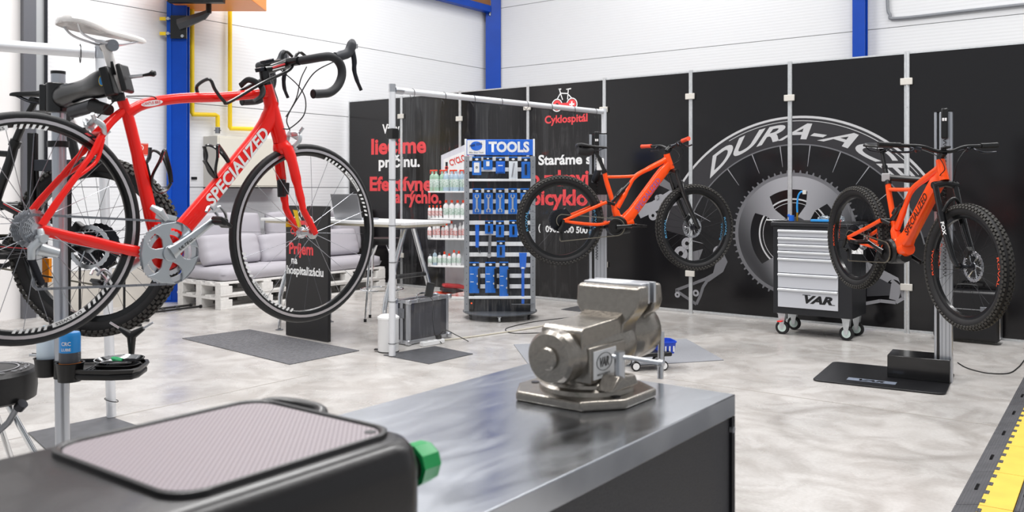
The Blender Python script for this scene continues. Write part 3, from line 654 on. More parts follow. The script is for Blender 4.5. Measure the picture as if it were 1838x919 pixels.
# ------------------------------------------------ mountain bikes
def mtb(label, loc, head, pitch, paint, crank_a, letter, steer=0, rimtxt=None, spoke_m=None, motor=True, sad=.66, grip=black, bag=False, rimdecal=None, knobm=72, name='mountain_bicycle'):
    r = thing(name, label, 'bicycle', loc, rot=(0, radians(-pitch), radians(head)))
    f_ = MB()
    f_.ftube(spl([s3(p) for p in ((.352, .425), (.375, .345), (.42, .23), (.462, .11), (.49, .03))], 4), [.019]*5+[.02]*7+[.026]*5, [.018]*12+[.03]*5)
    f_.ftube(spl([s3(p) for p in ((.372, .378), (.50, .387), (.62, .40))], 4), [.013]*9, .012)
    f_.ftube(spl([s3(p) for p in ((.485, .13), (.56, .28), (.625, .395), (.75, .475), (.90, .56))], 4), [.022]*4+[.017]*4+[.019]*4+[.022]*4+[.028], [.02]*4+[.015]*4+[.018]*9)
    f_.sq = .55; f_.ftube(spl([s3(p) for p in ((.925, .515), (.86, .44), (.74, .27), (.62, .10), (.545, .015))], 4), [.036]*3+[.042]*10+[.046]*4, [.028]*3+[.036]*10+[.044]*4)
    f_.sq = 1; f_.ftube([s3(p) for p in ((.896, .605), (.912, .56), (.93, .515), (.944, .482))], [.027, .028, .03, .031], [.026, .028, .03, .03])
    f_.ftube(spl([s3(p) for p in ((.47, .10), (.50, .045), (.56, .005), (.62, .025))], 4), [.03]*4+[.04]*4+[.05]*5, [.03]*4+[.046]*9)
    fr = f_.build('frame', paint, r)
    if motor: MB().lathe([(.03, -.062), (.07, -.058), (.082, -.045), (.084, .045), (.07, .058), (.03, .062)], 28, (.485, 0, -.02), 'y').ftube([(.485, 0, -.045), (.60, 0, -.045)], [.055, .03], [.052, .04]).build('motor', black, r)
    sa = MB()
    for s in (-1, 1):
        sa.ftube(spl([(.0, s*.072, .0), (.10, s*.065, -.012), (.30, s*.05, -.018), (.43, s*.036, .01)], 4), [.012]*4+[.013]*9, [.008]*13)
        sa.ftube(spl([(.0, s*.072, .0), (.08, s*.068, .035), (.22, s*.055, .10), (.37, s*.05, .17)], 4), [.012]*4+[.014]*9, [.008]*13)
    sa.ftube([(.35, -.05, .16), (.35, .05, .16)], .012, .012).tube([(.35, -.052, .162), (.35, .052, .162)], .012)
    sa.build('swingarm', paint, r)
    MB().ftube([(.37, -.045, .172), (.45, -.03, .155)], .013, .006).ftube([(.37, .045, .172), (.45, .03, .155)], .013, .006).tube([(.37, -.052, .172), (.37, .052, .172)], .010).build('shock_link', black, r)
    MB().cyl((.60, 0, .36), (.52, 0, .275), .012).cyl((.53, 0, .285), (.43, 0, .175), .021).cyl((.50, -.02, .26), (.47, -.02, .225), .016).build('rear_shock', blackm, r)
    MB().cyl((.352, 0, .425), (.30, 0, .535), .0155).cyl((.31, 0, .512), (.303, 0, .53), .019).build('dropper_post', blackm, r)
    MB().cyl((.305, 0, .525), (.262, 0, sad-.045), .0125).cyl((.262, -.024, sad-.043), (.262, .024, sad-.043), .014).build('seat_post', black, r)
    MB().ftube([(.357, 0, .41), (.345, 0, .435)], .023, .022).build('seat_clamp', black, r)
    saddle(r, .10, .375, sad, black, .068, 0, rails=dark)
    # steering group
    hx = Vector((.92, 0, .543)); axd = Vector((.385, 0, -.923))
    S = T(*hx) @ Matrix.Rotation(radians(steer), 4, Vector((-.385, 0, .923))) @ T(*(-hx))
    crn = Vector((.956, 0, .455)); legs = []
    for s in (-1, 1):
        a = crn+Vector((.0, s*.065, .0)); b = a+axd*.2; e_ = Vector((1.19, s*.065, .0))
        MB(S).cyl(a+axd*-.02, b, .0175).build('fork_stanchion', stanch, r)
        MB(S).ftube([a+axd*.17+Vector((.0, 0, 0)), a+axd*.30+Vector((.008, 0, .004)), e_+Vector((-.035, 0, .05)), e_+Vector((0, -s*.006, 0))], [.024, .022, .02, .014], [.023, .021, .017, .012]).build('fork_lower', stanch, r)
        if s == -1 and letter[2]: text('lettering', letter[2], whitet, r, M=S @ T(1.055, -.0862, .245) @ R(67, 'Y') @ FRONT, w=.085, h=.03, bold=.03, shear=.2, res=2)
    MB(S).ftube([crn+Vector((0, -.085, 0)), crn+Vector((0, .085, 0))], .02, .02).tube([crn+Vector((0, -.08, -.002)), crn+Vector((-.005, 0, .012)), crn+Vector((0, .08, -.002))], .022).build('fork_crown', black, r)
    MB(S).tube(spl([crn+axd*.17+Vector((.015, -.06, .005)), crn+axd*.12+Vector((.04, -.035, .015)), crn+axd*.10+Vector((.05, 0, .02)), crn+axd*.12+Vector((.04, .035, .015)), crn+axd*.17+Vector((.015, .06, .005))], 4), .011, 8).build('fork_arch', black, r)
    MB(S).cyl((.905, 0, .59), (.893, 0, .625), .022).ftube([(.895, 0, .625), (.925, 0, .655)], .024, .022).build('stem', black, r)
    bar = spl([(.925, 0, .658), (.925, .05, .659), (.915, .14, .685), (.895, .25, .69), (.87, .39, .695)], 5)
    bar = [(p[0], -p[1], p[2]) for p in bar[::-1]][:-1]+bar
    ho = MB(S).tube(bar, [.0115]*15+[.0115]*(len(bar)-15), 12).build('handlebar', black, r)
    for s in (-1, 1):
        a, b = Vector((.89, s*.265, .6915)), Vector((.868, s*.395, .6965))
        MB(S).tube([a, a.lerp(b, .5), b], [.0165, .0155, .0165], 14).build('grip', grip, r)
        if grip is not black: MB(S).cyl(b, b+(b-a)*.02, .018).build('grip_end', grip, r)
        MB(S).tube(spl([(.895, s*.22, .685), (.925, s*.20, .672), (.95, s*.235, .655), (.935, s*.30, .652), (.93, s*.345, .655)], 4), .0065, 8).ftube([(.90, s*.19, .682), (.925, s*.15, .668)], .014, .012).build('brake_lever', dark, r)
        MB(S).tube(spl([(.93, s*.15, .668), (1.0, s*.08, .66), (1.03, s*.02, .60), (.99, s*.035, .52), (.965, s*.04, .46)] if s > 0 else [(.93, s*.15, .668), (1.0, s*.09, .63), (1.0, s*.04, .56), (.95, s*.03, .52), (.92, s*.02, .50)], 6), .0028, 6).build('cable', black, r)
        MB(S).ftube([(.89, s*.17, .672), (.86, s*.14, .655)], .009, .008).build('shifter', dark, r)
    MB(S).box(-.02, .025, -.02, .02, 0, .012, T(.94, 0, .675) @ R(-15, 'Y')).build('display_mount', black, r, .003)
    # wheels
    for k, c_ in enumerate(((0, 0), (1.19, 0))):
        wh, ri, cz = wheel(r, c_,   .362, .031, .024, M=S if k else None, nsp=28, disc=True, knobs=knobm, spm=spoke_m or blkspoke)
        if rimtxt:
            for y in (-.0182, .0182):
                for a0 in (radians(-110), radians(70)):
                    rim_text(wh, S if k else None, cz, ri-.02, a0 if y < 0 else -a0, rimtxt[0], rimtxt[1], .16, .017, y, flip=y > 0)
        yq = .045; cc = Vector((cz[0], yq, cz[2]))
        q = cc+Vector((-.05, 0, .075)) if k else cc+Vector((.05, 0, .07))
        MB(S if k else None).box(-.02, .02, -.018, .018, -.03, .03, T(*q) @ R(35 if k else -35, 'Y')).build('brake_caliper', black, r, .005)
    MB(S).cyl((1.19, -.075, 0), (1.19, .075, 0), .011).build('axle', black, r)
    MB().cyl((0, -.082, 0), (0, .08, 0), .011).build('axle', black, r)
    # drivetrain
    b = (.46, -.03); cassette(r, (0, 0), .058, .022, .095, 11, .0037, dark)
    MB().ring((b[0], 0, b[1]), .050, .068, -.072, -.068, 68, teeth=.004).build('chainring', black, r)
    ca = radians(crank_a); dv = Vector((cos(ca), 0, sin(ca)))*.17; bb = Vector((b[0], 0, b[1]))
    for s, d_ in ((-1, dv), (1, -dv)):
        MB().ftube([bb+Vector((0, s*.076, 0)), bb+d_*.5+Vector((0, s*.084, 0)), bb+d_+Vector((0, s*.088, 0))], [.02, .014, .015], [.01, .008, .008]).build('crank_arm', blackm, r)
        pq = bb+d_; pedal(r, (pq.x, pq.z), s*.15, black)
    chain(r, arc((0, 0), .05, radians(-140), radians(-6), 8, -.052)+arc(b, .07, radians(4), radians(170), 12, -.070)+[(.02, -.165, -.052)]+arc((.005, -.15), .018, radians(180), radians(300), 4, -.052)+[(-.012, -.09, -.052)], -.06, m=mat('chain_gold', '8a8578', .35, .8))
    MB().ftube([(0, -.085, 0), (-.005, -.09, -.04), (-.03, -.088, -.075), (.0, -.07, -.09)], [.01, .014, .015, .013], .012).ftube([(-.012, -.058, -.085), (.004, -.058, -.155)], [.014, .011], .006).build('rear_derailleur', black, r)
    # lettering along the down tube
    s_, lm, _ = letter
    if s_:
        for y in (-1, 1):
            def fn(x, v, y=y):
                d = Vector((.575, .818)); n_ = Vector((-d.y, d.x))
                q = Vector((.635, .120))+(d*x+n_*(v-.025) if y < 0 else d*(.34-x)-n_*(v-.025))
                return (q.x, y*.0375, q.y)
            text('lettering', s_, lm, fr, w=.33, h=.045, fn=fn, bold=.012, shear=.15, res=3)
    if bag:
        MB().lathe([(.004, -.001), (.035, 0), (.045, .02), (.045, .10), (.03, .13), (.004, .132)], 20, (.115, 0, .585), 'x').build('saddle_bag', mat('bag_black', '1c1c1e', .6), r)
    return r
orange2 = mat('orange_red_lacquer', 'ff5008', .3, spec=.35, coat=.35)
b1 = mtb('orange electric mountain bike with orange grips held side-on in front of the black boards', (.396, 7.14, 1.023), 13.48, -3.36, orange2, 8, ('SPECIALIZED', mat('violet_print', '8a5a9a', .5), None), steer=6, grip=mat('orange_rubber', 'f0502e', .6), bag=True, rimtxt=('ROVAL', mat('rim_print_blue', '5a9cc4', .5)), sad=.635)
b2 = mtb('orange electric mountain bike pointing toward the camera, knobby front wheel at the right edge', (2.464, 6.25, .933), -81.59, -5.08, orange2, 165, ('SPECIALIZED', mat('black_print', '161214', .5), 'FOX'), rimtxt=('ROVAL', mat('rim_print_orange', 'e8502a', .5)), sad=.675, knobm=80)
b3 = mtb('black mountain bicycle with knobby white-lettered tyre, behind the red road bicycle', (-1.70, 3.57, 1.045), 180-6, 0, blackm, 0, ('', None, None), motor=False, sad=.64, rimtxt=('MAVIC 29', whitet), knobm=84)
MB().ring((0, 0, 0), .335, .349, .0265, .028, 40, 2.1, 2.9).build('tyre_decal', mat('tyre_print', 'd8d8d8', .6), b3)
for s in (-1, 1): MB().ftube([(.08, s*.0775, .044), (.36, s*.0595, .175)], .0018, .0006).ftube([(.1, s*.075, -.014), (.4, s*.047, .0)], .0018, .0006).build('frame_stripe', redt, b3)
MB().box(.27, .30, -.12, -.10, -.16, -.06, Matrix.Identity(4)).build('pedal_reflector', mat('amber_reflector', 'ff9a1e', .25, coat=.5), b3)

# ---------------------------------------------------------------- repair stand of the red bicycle, with its tool tray
tubem = mat('brushed_tube', 'c4c8cf', .3, .9, bump=.1, bscale=40)
sp0 = at(115, 600, 2.95); px_, py_ = sp0.x, sp0.y
st = thing('repair_stand', 'silver pole repair stand with black clamp head holding the red road bicycle', 'repair stand', (px_, py_, 0))
zt = EYE+(HY-131)/FPX*py_
MB().tube([(0, 0, .01), (-.02, 0, zt)], .0225, 28).build('pole', tubem, st); MB().tube([(-.02, 0, zt-.004), (-.02, 0, zt+.006)], .0232, 28).build('pole_cap', black, st)
MB().box(-.35, .35, -.3, .3, 0, .012).build('base_plate', dark, st, .003)
M_ = T(-.02, 0, zt-.085)
ck = MB(M_).tube([(0, 0, -.05), (0, 0, .05)], .038, 24).box(-.055, -.03, -.02, .02, -.045, .045).build('clamp_collar', blackm, st, .004)
# the arm runs from the collar to the seat post
sp1 = at(200, 145, 2.72)-Vector((px_, py_, 0)); a0 = Vector((-.02, 0, zt-.085)); dv = (sp1-a0); dn_ = dv.normalized()
MB().ftube([a0+dv*t for t in (0, .12, .25, .45, .62, .72, .85, 1.0)], [.040, .041, .036, .032, .034, .042, .046, .045], [.032, .033, .031, .028, .03, .036, .036, .034], n=20).build('clamp_arm', blackm, st, sub=1)
cj = at(213, 144, 2.685)-Vector((px_, py_, 0)); JM = T(*cj) @ R(-14, 'Y')
MB(JM).box(-.040, -.011, -.034, .034, -.045, .045).build('clamp_jaw', black, st, .006); MB(JM).box(.011, .028, -.032, .032, -.044, .044).build('clamp_jaw', black, st, .006)
MB().tube([cj+Vector((.034, 0, .01)), cj+Vector((.075, 0, .015))], .006).build('clamp_handle', silver, st)
kn = cj+Vector((.075, 0, .015)); MB().tube([kn, kn+Vector((.02, 0, .003)), kn+Vector((.03, 0, .006)), kn+Vector((.038, 0, .007))], [.004, .006, .011, .007]).build('handle_knob', black, st)
e_ = MB().ring((0, 0, 0), .001, .017, -.0005, .0005, 24, M=T(*(a0+dv*.93+Vector((0, -.0385, .0)))) @ Matrix.Scale(.55, 4, (1, 0, 0))).build('oval_badge', yellowp, st)
MB().ring((0, 0, 0), .001, .014, -.0012, -.0004, 24, M=T(*(a0+dv*.93+Vector((0, -.0385, .0)))) @ Matrix.Scale(.55, 4, (1, 0, 0))).build('badge_print', bluel, e_)
MB().tube([a0+dv*.3+Vector((0, 0, -.06)), a0+dv*.7+Vector((0, 0, -.06))], .022, 16).build('lock_tube', dark, st)
MB().tube([a0+dv*.68+Vector((0, 0, -.062)), a0+dv*.95+Vector((0, .0, -.088))], [.022, .018], 16).build('lever_grip', rubber, st)
MB().tube(spl([a0+Vector((.05, 0, -.075)), a0+Vector((.075, 0, -.11)), a0+Vector((.115, 0, -.09)), a0+Vector((.13, 0, -.06))], 4), .01, 10).build('cam_handle', white, st)
MB().tube([a0+Vector((.09, 0, -.10)), a0+Vector((.095, 0, -.15)), a0+Vector((.088, 0, -.165))], [.012, .014, .008], 12).build('lock_knob', black, st)
MB().tube([(-.02, 0, zt-.25), (-.02, 0, zt-.23)], .034, 24).build('stop_ring', black, st)
# tray: a rounded plate with cup holders
tz = EYE-(662-HY)/FPX*py_; tr_ = thing('tool_tray', 'black plastic tool tray with can holders clipped on the repair stand pole', 'tray', (px_, py_, tz))
out = [(.30-.05*(1-cos(a)), 0) for a in (0,)]
def rrect(x0, x1, y0, y1, r, n=6):
    p = []
    for cx_, cy_, a in ((x1-r, y1-r, 0), (x0+r, y1-r, 90), (x0+r, y0+r, 180), (x1-r, y0+r, 270)):
        for i in range(n+1): b = radians(a+90*i/n); p.append((cx_+r*cos(b), cy_+r*sin(b)))
    return p
body = [(.03, -.06), (.10, -.085), (.20, -.09), (.262, -.075), (.272, -.04), (.26, .05), (.235, .10), (.12, .115), (-.03, .10), (-.06, .03)]
MB().prism(body, -.022, .0, 'z').build('tray_body', black, tr_, .008, 3)
MB().rings([[(x*k+.02*(1-k), y*k, z) for x, y in body] for k, z in ((1.0, 0), (1.03, .012), (.98, .014), (.95, .0))], caps=False).build('tray_rim', black, tr_)
for cx_, cy_ in ((.045, -.05), (-.07, .03)):
    MB().lathe([(.036, -.03), (.043, .03), (.046, .032), (.040, .032), (.034, -.02), (.001, -.02)], 28, (cx_, cy_, 0)).build('can_holder', black, tr_)
MB().tube([(0, 0, -.03), (0, 0, .03)], .032, 24).build('pole_collar', black, tr_)
MB().rings([[(x*k+.19*(1-k), (y)*k+.0*(1-k), z) for x, y in rrect(.12, .262, -.065, .02, .03)] for k, z in ((.85, 0), (1, .022), (.93, .022), (.8, .006))]).build('parts_dish', black, tr_)
for i in range(5): MB().box(.10+i*.012, .105+i*.012, -.07, -.02, .0, .012).build('tray_slot', dark, tr_)
# cans and tools standing in the tray
def can(name, label, dx, dy, r, h, body_c, cap=None, band=None, txt=None, z0=-.018):
    t_ = thing(name, label, 'can', (px_+dx, py_+dy, tz+z0))
    MB().lathe([(r*.9, 0), (r, .004), (r, h-.012), (r*.96, h-.004), (r*.9, h)], 28).build('can_body', body_c, t_)
    if band:
        for (z0, z1, m_) in band: MB().lathe([(r*1.004, z0), (r*1.006, z0+.001), (r*1.006, z1-.001), (r*1.004, z1)], 28).build('can_label', m_, t_)
    if txt:
        for s_, z_, hh in txt:
            text('lettering', s_, whitet, t_, w=.03, h=hh, fn=lambda x, v, z_=z_: (r*1.02*sin((x-.012)/r), -r*1.02*cos((x-.012)/r), z_+v), res=2)
    return t_
can('spray_can', 'bright blue spray can with white words and an orange band in the front can holder', .045, -.05, .033, .15, mat('can_blue', '2492e0', .3, coat=.4), band=[(.045, .05, mat('can_orange', 'f08a1c', .4)), (.05, .085, mat('can_grey', '4a4c52', .4))], txt=[('CRC', .11, .012), ('LUBE', .092, .009)])
o = thing('chain_scrubber', 'pale translucent blue bottle in the rear can holder beside the stand pole', 'bottle', (px_-.07, py_+.03, tz-.018))
MB().lathe([(.030, 0), (.033, .004), (.034, .14), (.02, .155), (.012, .16)], 24).build('bottle_body', mat('pale_blue_plastic', 'b9dcf2', .3, trans=.3), o)
MB().lathe([(.0345, .03), (.035, .031), (.035, .12), (.0345, .121)], 24).build('bottle_label', mat('label_ice', 'd8e8f4', .5), o)
dsh = thing('magnetic_bowl', 'round shiny steel parts bowl on the tool tray', 'bowl', (px_+.16, py_+.06, tz+.001))
MB().lathe([(.045, 0), (.06, .004), (.078, .022), (.081, .022), (.078, .016), (.05, .002), (.001, .002)], 36).build('bowl_shell', chrome, dsh)
o = thing('y_wrench', 'black three-way hex wrench standing upright behind the tray', 'wrench', (px_+.158, py_+.16, tz))
hub_ = Vector((0, 0, .085))
for i, a in enumerate((90, 200, -20)):
    d = Vector((cos(radians(a+180)), 0, sin(radians(a+180)))) if i == 0 else Vector((cos(radians(a-140 if i == 1 else 60-radians(0))), 0, .55))
d1, d2, d3 = Vector((0, 0, -1)), Vector((-.85, 0, .52)), Vector((.85, 0, .52))
MB().tube([hub_, hub_+d1*.05, hub_+d1*.085], [.016, .011, .008], 12).tube([hub_, hub_+d2*.03, hub_+d2*.05], [.016, .011, .008], 12).tube([hub_, hub_+d3*.03, hub_+d3*.05], [.016, .011, .008], 12).build('handle', black, o)
for d in (d2, d3): MB().tube([hub_+d*.05, hub_+d*.09], .004, 6).build('bit', silver, o)
for i, (dy, ln, m_) in enumerate(((.075, .09, black), (.06, .075, silver))):
    MBt = MB().tube([(0, 0, 0), (ln*.5, 0, 0), (ln*.55, 0, 0), (ln, 0, 0)], [.005, .005, .0025, .002], 8)
    top(MBt, 'screwdriver', m_, ['thin black screwdriver lying at the left rear of the tool tray', 'short silver screwdriver in front of the black one on the tray'][i], 'screwdriver', (px_-.15, py_+dy, tz+.035), rot=(0, radians(8), radians(12)))
top(MB().ftube(spl([(0, 0, 0), (.04, .01, .006), (.09, .0, .0)], 5), .006, .012), 'tyre_lever', mat('green_plastic', '18a060', .4), 'green tyre lever lying behind the steel bowl', 'lever', (px_+.06, py_+.11, tz+.008))
# handlebar holder rod lying across the red bicycle
R_ = road
hb = thing('handlebar_holder', 'black bent rod hooked over the red top tube and drop bar', 'holder', (0, 0, 0))
bpy.context.view_layer.update()
W = road.matrix_world
def rw(p): return W @ Vector(p)
rodp = [(.538, .035, .455), (.532, .035, .49), (.535, -.03, .508), (.556, -.035, .475), (.59, -.036, .442), (.612, -.036, .441), (.74, -.036, .525), (.848, -.036, .586), (.872, -.035, .62), (.888, -.03, .652), (.905, -.028, .664), (.93, -.03, .652)]
MB().tube([rw(p) for p in spl(rodp, 6)], .0058, 10).build('rod', blackm, hb)
MB().tube([rw(p) for p in spl([(.69, .03, .49), (.80, .03, .56), (.86, .03, .61), (.872, .03, .655), (.89, .03, .668), (.915, .03, .655)], 6)], .0058, 10).build('rod', blackm, hb)
MB().tube([rw(p) for p in spl([(.70, .035, .515), (.71, .0, .535), (.74, -.03, .515), (.735, -.045, .48), (.71, -.035, .455)], 5)], .011, 8, sq=.5).build('strap', rubber, hb)
# black work frame behind (carries the black bicycle)
bk = thing('work_frame', 'black steel frame stand behind the rear wheel of the red bicycle', 'stand', at(85, 300, 3.45)*1); bk.location.z = 0; bx = bk.location.x
MB().box(-.07, -.045, -.02, .02, 1.05, 1.5).build('upright', black, bk, .003); MB().tube([(-.05, 0, 1.5), (-.03, 0, 1.1)], .008).build('brace', black, bk)
MB().box(-.07, .12, -.015, .015, 1.35, 1.395).build('crossbar', mat('bar_slate', '2c3038', .5), bk, .003); MB().tube([(.115, 0, 1.39), (.07, 0, 1.58)], .018).build('arm', black, bk)
MB().tube([(-.05, 0, 1.56), (.09, 0, 1.56)], .03, 16).build('clamp_barrel', black, bk); MB().cyl((.055, .02, .0), (.07, .02, 1.38), .016).build('column', black, bk); MB().box(-.1, .1, -.1, .1, 0, .01).build('foot_plate', dark, bk)
# round black stool, far left
so = fl(0, 775); s_ = thing('mechanic_stool', 'round black padded stool with a white printed ring on the seat, left edge of photo', 'stool', (-2.06, 3.42, 0))
MB().lathe([(.001, .45), (.16, .45), (.178, .46), (.182, .50), (.18, .56), (.17, .572), (.10, .577), (.001, .578)], 48).build('seat', mat('vinyl_black', '141416', .4, bump=.15, bscale=150), s_)
MB().ring((0, 0, 0), .112, .118, -.001, .001, 64, M=T(0, 0, .5785) @ R(90, 'X')).build('seat_print', mat('seat_print_grey', 'a8a8ac', .6), s_)
def sfn(x, v): a = 2.2-x/.14; return ((.135+v)*cos(a), (.135+v)*sin(a), .578)
text('lettering', 'PRO BIKE TOOLS  SINCE 1963', MATS['seat_print_grey'], s_, w=.62, h=.018, fn=sfn, res=2)
text('lettering', 'PRO', MATS['seat_print_grey'], s_, M=T(-.05, -.02, .5785), w=.1, h=.03, res=2)
for k in range(4):
    a = radians(20+90*k); c0 = Vector((.09*cos(a), .09*sin(a), .49)); c1 = Vector((.30*cos(a+2.9), .30*sin(a+2.9), .02)); c2 = Vector((.24*cos(a), .24*sin(a), .34))
    MB().tube([(-.05*cos(a), -.05*sin(a), .49), c1], .011, 12).build('leg', chrome, s_); MB().tube([c1-Vector((0, 0, .012)), c1+Vector((0, 0, .02))], .017, 12).build('foot', rubber, s_)
MB().tube([(-.1, .02, .20), (.12, -.05, .38), (.17, -.07, .45)], .012, 12).build('folding_strut', greym, s_); MB().cyl((.17, -.07, .44), (.19, -.075, .46), .02).build('strut_cap', dark, s_)

# ---------------------------------------------------------------- curtain frames with clear film
film = bpy.data.materials.new('clear_film'); film.use_nodes = True; nt = film.node_tree
for n in list(nt.nodes):
    if n.type != 'OUTPUT_MATERIAL': nt.nodes.remove(n)
o_ = nt.nodes['Material Output'] if 'Material Output' in nt.nodes else nt.nodes.new('ShaderNodeOutputMaterial')
tb = nt.nodes.new('ShaderNodeBsdfTransparent'); tb.inputs[0].default_value = (.97, .975, .98, 1); gl = nt.nodes.new('ShaderNodeBsdfGlossy'); gl.inputs['Roughness'].default_value = .06
mx = nt.nodes.new('ShaderNodeMixShader'); tcn = nt.nodes.new('ShaderNodeTexCoord'); mpn = nt.nodes.new('ShaderNodeMapping'); mpn.inputs['Scale'].default_value = (26, 26, 1.1)
nz_ = nt.nodes.new('ShaderNodeTexNoise'); nz_.inputs['Scale'].default_value = 2.5; nz_.inputs['Detail'].default_value = 8
rp = nt.nodes.new('ShaderNodeValToRGB'); rp.color_ramp.elements[0].position = .5; rp.color_ramp.elements[0].color = (.045, .045, .045, 1); rp.color_ramp.elements[1].position = .75; rp.color_ramp.elements[1].color = (.16, .16, .16, 1)
nt.links.new(tcn.outputs['Object'], mpn.inputs[0]); nt.links.new(mpn.outputs[0], nz_.inputs['Vector']); nt.links.new(nz_.outputs[0], rp.inputs[0]); nt.links.new(rp.outputs[0], mx.inputs[0])
nt.links.new(tb.outputs[0], mx.inputs[1]); nt.links.new(gl.outputs[0], mx.inputs[2]); nt.links.new(mx.outputs[0], o_.inputs[0])
pm = mat('white_aluminium_tube', 'e6e8ec', .35, .35)
pA = fl(704, 640); pB = Vector((.905, 8.6, 0)); dAB = (pB-pA); LAB = dAB.length; hd = math.degrees(atan2(dAB.y, dAB.x))
r = thing('curtain_frame', 'white tube frame with zip ties carrying a clear film curtain, beside the tool rack', 'curtain frame', pA, hd)
MB().cyl((0, 0, .008), (0, 0, 2.02), .026, n=24).build('post', pm, r); MB().cyl((0, 0, 2.02), (0, 0, 2.08), .027, n=24).build('post_collar', silver, r)
MB().cyl((LAB, 0, .008), (LAB, 0, 2.07), .026, n=24).build('post', pm, r)
MB().cyl((.03, 0, 2.035), (LAB-.03, 0, 2.035), .024, n=24).build('top_rail', pm, r); MB().cyl((.02, 0, 2.035), (.10, 0, 2.035), .028).build('rail_clamp', silver, r)
MB().box(-.03, .03, -.04, .035, 1.66, 1.74).build('post_clamp', black, r, .004)
for k in range(8):
    x = .2+k*(LAB-.35)/7; MB().tube([(x+.02*cos(a)*0, .03*cos(a), 2.025+.036*sin(a)) for a in [2*pi*i/16 for i in range(16)]], .0022, 6, closed=True).tube([(x, .0, 1.99), (x-.004, -.01, 1.965)], .0022, 6).build('zip_tie', black, r)
for z in (1.35, 1.0, .72, .42, .1): MB().tube([(.029*cos(a), .029*sin(a), z) for a in [2*pi*i/16 for i in range(16)]], .0022, 6, closed=True).tube([(.02, -.02, z), (.06, -.03, z+.004)], .0018, 6).build('zip_tie', black, r)
n = 60; fv = []; ff = []
for i in range(n+1):
    x = .03+(LAB-.06)*i/n
    for j in range(9): z = 2.0-1.94*j/8; fv.append((x, .012*sin(x*9+j*.3)+.008*sin(x*23), z))
for i in range(n):
    for j in range(8): ff.append((i*9+j, i*9+j+1, i*9+j+10, i*9+j+9))
MB().add(fv, ff).build('clear_curtain', film, r)
pL = fl(200, 750); r = thing('curtain_frame', 'white tube frame with cable ties standing on a steel plate behind the repair stand', 'curtain frame', pL, 212)
MB().cyl((.0, 0, .008), (.06, .03, 2.0), .026, n=24).build('post', pm, r); MB().cyl((.06, .03, 2.0), (.062, .031, 2.10), .027, n=24).build('post_collar', silver, r)
MB().cyl((.09, .03, 2.03), (1.6, .03, 2.03), .032, n=24).build('top_rail', pm, r)
for k in range(3): x = .16+k*.48; MB().tube([(x, .03+.036*cos(a), 2.02+.05*sin(a)) for a in [2*pi*i/16 for i in range(16)]], .0025, 6, closed=True).build('zip_tie', black, r)
MB().tube([(.035*cos(a), .05*sin(a), .10+.01*cos(a)) for a in [2*pi*i/16 for i in range(16)]], .0025, 6, closed=True).build('zip_tie', black, r)
MB().cyl((1.6, 0, .008), (1.6, .03, 2.08), .026, n=24).build('post', pm, r)

# ---------------------------------------------------------------- mats and floor plates
def floor_quad(name, pts, m, label, cat, th=.006, bev=.002, extra=None):
    P_ = [fl(*p) for p in pts]; c_ = sum(P_, Vector())/len(P_)
    return top(MB().prism([((p-c_).x, (p-c_).y) for p in P_], 0, th, 'z'), name, m, label, cat, c_, bevel=bev)
matm = stripes(mat('rubber_mat', '6f6f73', .8, noise=.35, nscale=40), 'DIAGONAL', .022, 1.0, .004)
plate = mat('steel_plate', '66676b', .45, .5, noise=.2, nscale=15); carpet = mat('grey_carpet', '9a9ca2', .95, noise=.25, nscale=220, bump=.8, bscale=260)
floor_quad('rubber_mat', [(327, 608), (448, 592), (645, 630), (520, 655)], matm, 'large dark grey ribbed rubber mat in front of the black sign', 'mat')
floor_quad('base_plate', [(688, 638), (780, 622), (849, 636), (770, 654)], plate, 'dark steel plate under the white post beside the pedal bin', 'plate')
cm = floor_quad('carpet_mat', [(922, 619), (1232, 609), (1299, 647), (958, 668)], carpet, 'light grey carpet mat behind the vise with a blue basket on it', 'mat')
floor_quad('base_plate', [(50, 778), (195, 748), (255, 768), (90, 815)], plate, 'dark steel plate under the white post behind the repair stand', 'plate')
floor_quad('base_plate', [(1007, 556), (1035, 550), (1065, 553), (1040, 560)], plate, 'small dark plate on the floor left of the vise jaws', 'plate')

